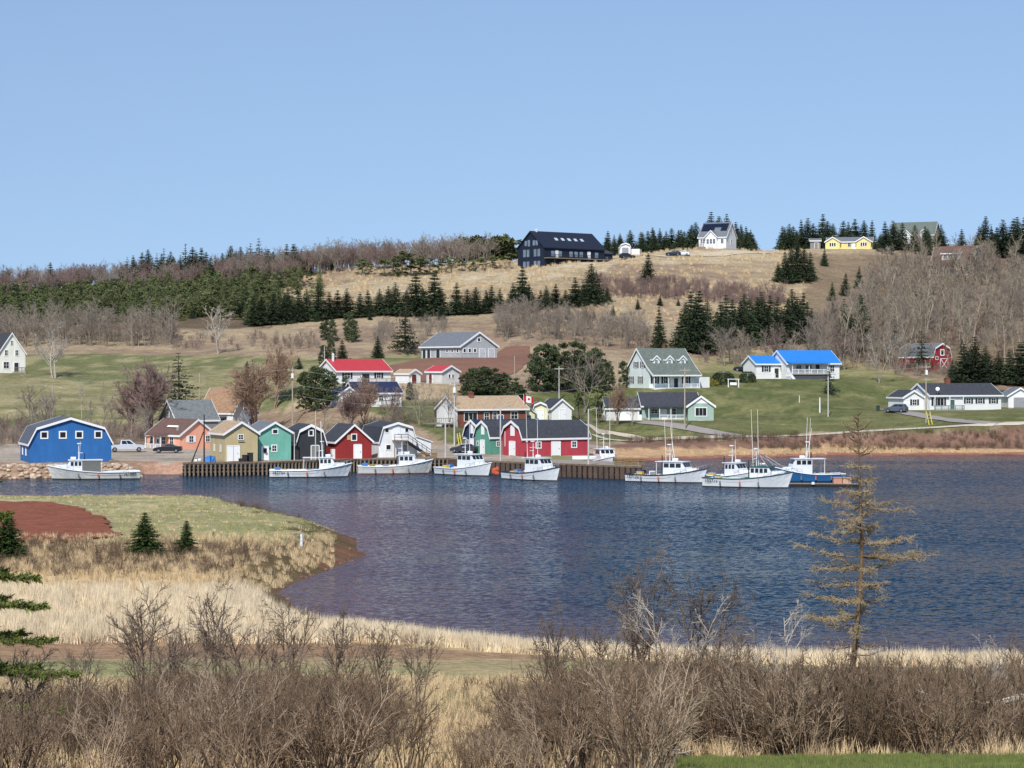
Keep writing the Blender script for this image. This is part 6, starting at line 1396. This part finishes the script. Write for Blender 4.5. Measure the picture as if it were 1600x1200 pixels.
# grass and reed clumps
def clump_mesh(name, seed, n, h, rad, w_, m, bend=.3):
    r = random.Random(seed); T = []
    for i in range(n):
        a = r.uniform(0, 6.28); q = rad * math.sqrt(r.random()); x, y = math.cos(a) * q, math.sin(a) * q; hh = h * r.uniform(.6, 1.1); b = r.uniform(0, 6.28); t = r.uniform(0, bend) * hh; dx, dy = math.cos(b) * t, math.sin(b) * t; c, s = math.cos(a + 1), math.sin(a + 1)
        T.append((np.array([x - c * w_, y - s * w_, -.05]), np.array([x + c * w_, y + s * w_, -.05]), np.array([x + dx, y + dy, hh])))
    return tris_mesh(name, T, m)
TUF = [clump_mesh('tuft', i, 34, .34, .22, .016, STRAW, .6) for i in range(3)]
RDS = [clump_mesh('reeds', 10 + i, 48, 1.0, .5, .022, REED, .45) for i in range(4)]
GRS = [clump_mesh('grass', 20 + i, 50, .16, .22, .009, GRASS, .7) for i in range(3)]
def rock_mesh(seed, m):
    bm = bmesh.new(); bmesh.ops.create_icosphere(bm, subdivisions=2, radius=.5); r = random.Random(seed); k = [rvec(r) for _ in range(7)]
    for v in bm.verts:
        c = Vector(v.co); f = 1.0
        for q in k: f = min(f, .42 / max(1e-3, (c / .5).dot(Vector(q)) * .5 + .0001) if (c / .5).dot(Vector(q)) > .75 else 1.0)
        v.co = c * f * r.uniform(.93, 1.05); v.co.z *= .7
    me = bpy.data.meshes.new('rock'); bm.to_mesh(me); bm.free(); me.materials.append(m); return me
RK = [rock_mesh(i, ROCK) for i in range(4)]; RKR = [rock_mesh(10 + i, ROCKR) for i in range(3)]
hill_plants()
relabel()

def near_plants():
    P = zone(-160, 222, 306, 320, 2.6, lambda x, y, z, px, py: (shore_d(x, y) < 3.4) & (shore_d(x, y) > -1.2)); put('boulder_shore', 'tan boulders armouring the shore below the blue barn', RK, P + np.array([0, 0, .08]), .35, 1.0, cat='rocks')
    P = zone(440, 590, 155, 190, .9, lambda x, y, z, px, py: (shore_d(x, y) < 2.2) & (shore_d(x, y) > -.6) & (rng.random(len(x)) < .6)); put('shore_rocks', 'red sandstone rubble along the tip of the spit', RKR, P, .1, .36, cat='rocks')
    P = zone(300, 600, 118, 175, .25, lambda x, y, z, px, py: (shore_d(x, y) < 5) & (shore_d(x, y) > -.3)); put('shore_stones', 'scattered dark stones on the muddy marsh edge', RKR, P, .15, .4, cat='rocks')
    # marsh reeds
    P = zone(-120, 660, 112, 150, 2.6, lambda x, y, z, px, py: (py > 926 + 14 * fbm(x * .2, y * .2)) & (py < 1006) & (shore_d(x, y) > 3.2)); put('reed_bed', 'pale dry reed bed in the marsh on the left', RDS, P, .7, 1.1, cat='reeds')
    P = zone(520, 2300, 96, 126, 4.5, lambda x, y, z, px, py: (shore_d(x, y) > .2) & (shore_d(x, y) < 6.5 + 3 * fbm(x * .3, y * .3))); put('reed_fringe', 'pale dry reed fringe along the near shore', RDS, P, .6, 1.05, cat='reeds')
    # spit scrub
    P = zone(-140, 480, 148, 186, .55, lambda x, y, z, px, py: (py > 852 + 10 * fbm(x * .2, y * .2)) & (py < 902) & (shore_d(x, y) > 4)); put('spit_scrub', 'low brown scrub across the spit below the two spruces', SHB, P, .22, .5, cat='shrubs')
    P = zone(-140, 520, 140, 200, 1.6, lambda x, y, z, px, py: (py > 838) & (py < 925) & (shore_d(x, y) > .9)); put('spit_grass', 'dry tussock grass on the spit', TUF, P, .8, 1.7, cat='grass')
    P = zone(230, 480, 185, 232, .5, lambda x, y, z, px, py: (shore_d(x, y) > .8) & (shore_d(x, y) < 4)); put('spit_edge_scrub', 'brown scrub along the far edge of the spit', SHB, P, .2, .45, cat='shrubs')
    P = zone(-160, 520, 176, 236, .9, lambda x, y, z, px, py: (shore_d(x, y) > 1.0) & ~in_poly(px, py, [(-300, 780), (70, 781), (130, 791), (168, 810), (188, 838), (155, 852), (-300, 858)])); put('spit_field_grass', 'short pale green and straw grass on the spit field', [clump_mesh('field_grass', 50 + i, 26, .16, .4, .02, mat('field_grass', (158, 152, 104) if i else (140, 144, 88), .9, .2, 2, rnd=.2) if False else (STRAW if i == 0 else GRF), .8) for i in range(3)], P, .7, 1.5, cat='grass')
    # foreground grass and thicket
    P = zone(1060, 1800, 37, 50, 14); put('lawn_grass', 'short green grass at the lower right corner', GRS, P[P[:, 1] < 48.0 + .5 * np.sin(P[:, 0] * 1.7) + rng.uniform(0, 1.6, len(P)) ** 2], .4, .85, cat='grass')
    P = zone(-120, 1750, 38, 98, 2.0, lambda x, y, z, px, py: (px < 1020) | (y > 49.5)); put('dry_grass', 'tan dry grass under the foreground thicket', TUF, P, .7, 1.6, cat='grass')
    TX = [-200, 0, 150, 250, 350, 450, 550, 640, 720, 780, 830, 900, 1000, 1100, 1200, 1400, 1800]; TY = [1085, 1085, 1085, 1062, 1052, 1056, 1066, 1090, 1140, 1130, 1075, 1048, 1036, 1038, 1042, 1045, 1040]
    n = 2750; Y = rng.uniform(36, 92, n); px = rng.uniform(-150, 1760, n); x = PX(px, Y); k = rng.random(n) < (Y / 92) ** .5; k &= ~((px > 1040) & (Y < 49.5 + rng.uniform(0, 1, n)))
    gap = np.exp(-((px - 690) / 85) ** 2); k &= rng.random(n) > gap * .93; k &= ~((px < 230) & (Y > 62) & (rng.random(n) < .8))
    x, Y, px = x[k], Y[k], px[k]; z = gz(x, Y); top = CAMZ - (np.interp(px, TX, TY) - HY) / F * Y; h = np.clip(top - z, .5, 2.6) * rng.uniform(.5, 1.15, len(x))
    sc = np.stack([np.clip(h / 2.1, .35, 1.2)] * 2 + [h / 2.1], 1); scatter('bare_thicket', 'dense brown leafless thicket filling the foreground', SHB + SHL, np.stack([x, Y, z], 1), rng.uniform(0, 6.28, len(x)), sc, 'shrubs')
    # taller shrubs one can tell apart
    AL = [segs_mesh('branches', bare_tree_segs(300 + i, 5, 4, 42, .95, .07, .013, kids=(9, 7, 4)), mat('alder_twigs', (122, 106, 92), .9, .2, 1, rnd=.15)) for i in range(5)]; ALP = [segs_mesh('branches', bare_tree_segs(320 + i, 5, 2, 42, .85, .06, .010, lean=.45, kids=(9, 6, 5)), TWIGP) for i in range(2)]
    for px, top, Y, l, pale in [(215, 940, 72, 'tall bare shrub at the left end of the reed bed', 0), (268, 958, 64, 'bare shrub just right of the leftmost tall shrub', 0), (335, 925, 82, 'tallest bare shrub in front of the pale reed bed', 0), (402, 950, 74, 'bare shrub in the middle of the left thicket', 0), (458, 948, 86, 'bare shrub before the muddy marsh corner', 0), (524, 960, 78, 'bare shrub where reeds meet the water', 0), (598, 985, 80, 'bare shrub against the purple shallows', 0), (655, 995, 74, 'bare shrub at the left side of the grassy gap', 0),
                                (868, 962, 76, 'bare shrub at the right side of the grassy gap', 0), (930, 975, 70, 'bare shrub left of the highest grey shrub', 0), (1000, 884, 80, 'highest grey shrub reaching over the water', 0), (1050, 925, 74, 'grey forked shrub right of the highest one', 1), (1105, 905, 82, 'tall thin grey shrub over the blue water', 0), (1150, 985, 76, 'low bare shrub left of the leaning pale tree', 0), (1222, 950, 68, 'leaning pale barked tree left of the tamarack', 1), (1540, 992, 62, 'pale broken shrub near the right edge', 1), (1590, 1000, 66, 'bare shrub at the right edge', 0), (120, 1010, 56, 'dark bare shrub below the spruce branches', 0), (40, 1020, 50, 'dark bare shrub in the lower left corner', 0)]:
        bare(px, 0, top, l, Y=Y, meshes=ALP if pale else AL, H0=5.0, wide=.95, name='bare_shrub')
    # fallen trunk
    P = on_ground(1560, 55); H = thing('fallen_trunk', 'grey fallen trunk with broken limbs at the lower right', 'log', P + Vector((0, 0, .9))); r = random.Random(5); S_ = []
    MINR[0] = .01; grow(S_, r, (1.2, -.2, .55), (-1, .0, -.28), 3.4, .11, 0, [(7, 6, .4, 40, .06, 0), (4, 5, .5, 40, .15, .02), (2, 0, 0, 0, .2, 0)]); ob('trunk', segs_mesh('trunk', S_, TWIGP, 6), H)
    P = on_ground(1030, 47.5); H = thing('driftwood', 'pale dead branch lying at the thicket foot', 'log', P + Vector((0, 0, .12))); S_ = []; grow(S_, r, (-1.2, 0, 0), (1, .1, .1), 1.8, .05, 0, [(6, 5, .4, 45, .1, 0), (3, 0, 0, 0, .2, 0)]); ob('branch', segs_mesh('branch', S_, TWIGP, 5), H)
    # spit spruces
    for px, base, top, l, w_ in [(226, 870, 799, 'bushy dark spruce in the middle of the spit', 1.95), (291, 868, 812, 'smaller open spruce right of the bushy spruce', 1.75), (10, 874, 796, 'large dark spruce at the left edge of the ploughed field', 1.9)]:
        P = hit(px, base, 120); h = PZ(top, P.y) - P.z; me = tris_mesh('spruce_crown', spruce_tris(400 + px, R=2.7, levels=28, per=15, sprays=13, size=.55, gap=.03, rag=.2 if w_ > 1.8 else .45), NEEDLEN); tree(me, SPR_T, P, h / 10 * w_, h / 10, l)
    P = on_ground(5, 150)
    # near spruce whose branches reach in from the left
    Yn = 45.0; xn = -12.6; P = Vector((xn, Yn, float(gz(xn, Yn)))); H = thing('spruce_tree', 'near spruce whose green branches reach in from the left edge', 'tree', P); r = random.Random(77); S_ = [(0, 0, -.4, 0, 0, 9.6, .16, .02)]; T = []
    lv = [(PZ(905, Yn) - P.z, 2.75), (PZ(950, Yn) - P.z, 2.95), (PZ(1005, Yn) - P.z, 3.1), (PZ(1058, Yn) - P.z, 3.55), (.9, 3.5), (4.9, 2.2), (5.6, 1.9), (6.4, 1.5), (7.2, 1.1), (8, .8), (8.8, .5)]
    for z, rad in lv:
        nb = 9
        for b in range(nb):
            a = 6.283 * b / nb + (r.uniform(-.3, .3) if b else 0.04); rb = rad * (1.0 if b == 0 else r.uniform(.75, .98)); c, s = math.cos(a), math.sin(a); e = np.array([c * rb, s * rb, z + .02]); o = np.array([0, 0, z + .25]); mid = (o + e) / 2 - np.array([0, 0, .12]); S_ += [(*o, *mid, .035, .022), (*mid, *e, .022, .006)]
            for k in range(int(rb * 34)):
                u = r.uniform(.3, 1.0); q = (o * (1 - u) ** 2 + 2 * mid * u * (1 - u) + e * u * u); side = r.choice((-1, 1)); ln = (1.05 - u) * .8 + .28; dr = np.array([c, s, 0]) * .75 + side * np.array([-s, c, 0]) * r.uniform(.2, .9) + np.array([0, 0, r.uniform(-.3, .42)]); dr /= np.linalg.norm(dr); tip = q + dr * ln * r.uniform(.35, .8); S_.append((*q, *tip, .008, .004))
                for m_ in range(24):
                    t = r.uniform(.05, 1); w_ = q + (tip - q) * t; nd = dr * .8 + rvec(r) * .75; nd /= np.linalg.norm(nd); sd = np.cross(nd, rvec(r)); sd /= max(np.linalg.norm(sd), 1e-6); T.append((w_ - sd * .013, w_ + sd * .013, w_ + nd * r.uniform(.06, .12)))
    ob('branches', segs_mesh('branches', S_, BARK), H); ob('needles', tris_mesh('needles', T, LEAF('near_needles', (104, 116, 56), .05)), H)
    # tamarack
    Y = 96.0; P = on_ground(1329, Y); h = PZ(642, Y) - P.z; H = thing('tamarack_tree', 'tall tan tamarack with sparse tiered branches rising before the bay', 'tree', P); r = random.Random(12); S_ = []; Tw = []
    def tx(z): return .25 * math.sin(z * .35) + z * .045
    for i in range(24): z0, z1 = h * i / 24 - (.5 if i == 0 else 0), h * (i + 1) / 24; S_.append((tx(z0), 0, z0, tx(z1), 0, z1, .13 * (1 - i / 25) + .015, .13 * (1 - (i + 1) / 25) + .012))
    tiers = [(.10, 1.6, 0), (.14, 2.0, 0), (.20, 2.6, .4), (.25, 2.3, .9), (.30, 2.5, 1), (.36, 2.0, .9), (.42, 2.1, 1), (.47, 2.9, 1), (.52, 2.4, 1), (.57, 2.2, 1), (.61, 1.4, 1), (.655, 2.0, 1), (.70, 1.0, 1), (.74, .9, 1), (.79, .8, .7), (.84, 1.0, .15), (.88, 1.3, .05), (.92, .9, .05), (.95, .5, .1), (.975, .3, .1)]
    for (t, rad, den) in tiers:
        for b in range(6 if den > .2 else 5):
            z = h * t + r.uniform(-.12, .12); a = r.uniform(0, 6.283); rb = rad * r.uniform(.55, 1.1); c, s = math.cos(a), math.sin(a); o = np.array([tx(z), 0, z]); upw = .55 if t > .82 else r.uniform(-.05, .22); e = o + np.array([c * rb, s * rb, upw * rb]); mid = (o + e) / 2 + np.array([0, 0, -.10 * rb]); S_ += [(*o, *mid, .03, .02), (*mid, *e, .02, .008)]
            for k in range(int(rb * 20 * max(den, .12))):
                u = r.uniform(.2, 1.0); q = (o * (1 - u) ** 2 + 2 * mid * u * (1 - u) + e * u * u); dr = np.array([c, s, 0]) * .6 + rvec(r) * np.array([.9, .9, .4]) + np.array([0, 0, -.1]); dr /= np.linalg.norm(dr); tip = q + dr * r.uniform(.12, .5); Tw.append((*q, *tip, .011, .007))
                for m_ in range(4): u2 = r.random(); w_ = q + (tip - q) * u2; d2 = rvec(r); e2 = w_ + d2 * r.uniform(.06, .16); Tw.append((*w_, *e2, .010, .006))
    ob('trunk', segs_mesh('trunk', S_, mat('tamarack_bark', (112, 92, 70), .9, .25, 3), 6), H); ob('twigs', segs_mesh('twigs', Tw, mat('tamarack_twigs', (170, 152, 120), .9, .2, 2)), H)
near_plants()
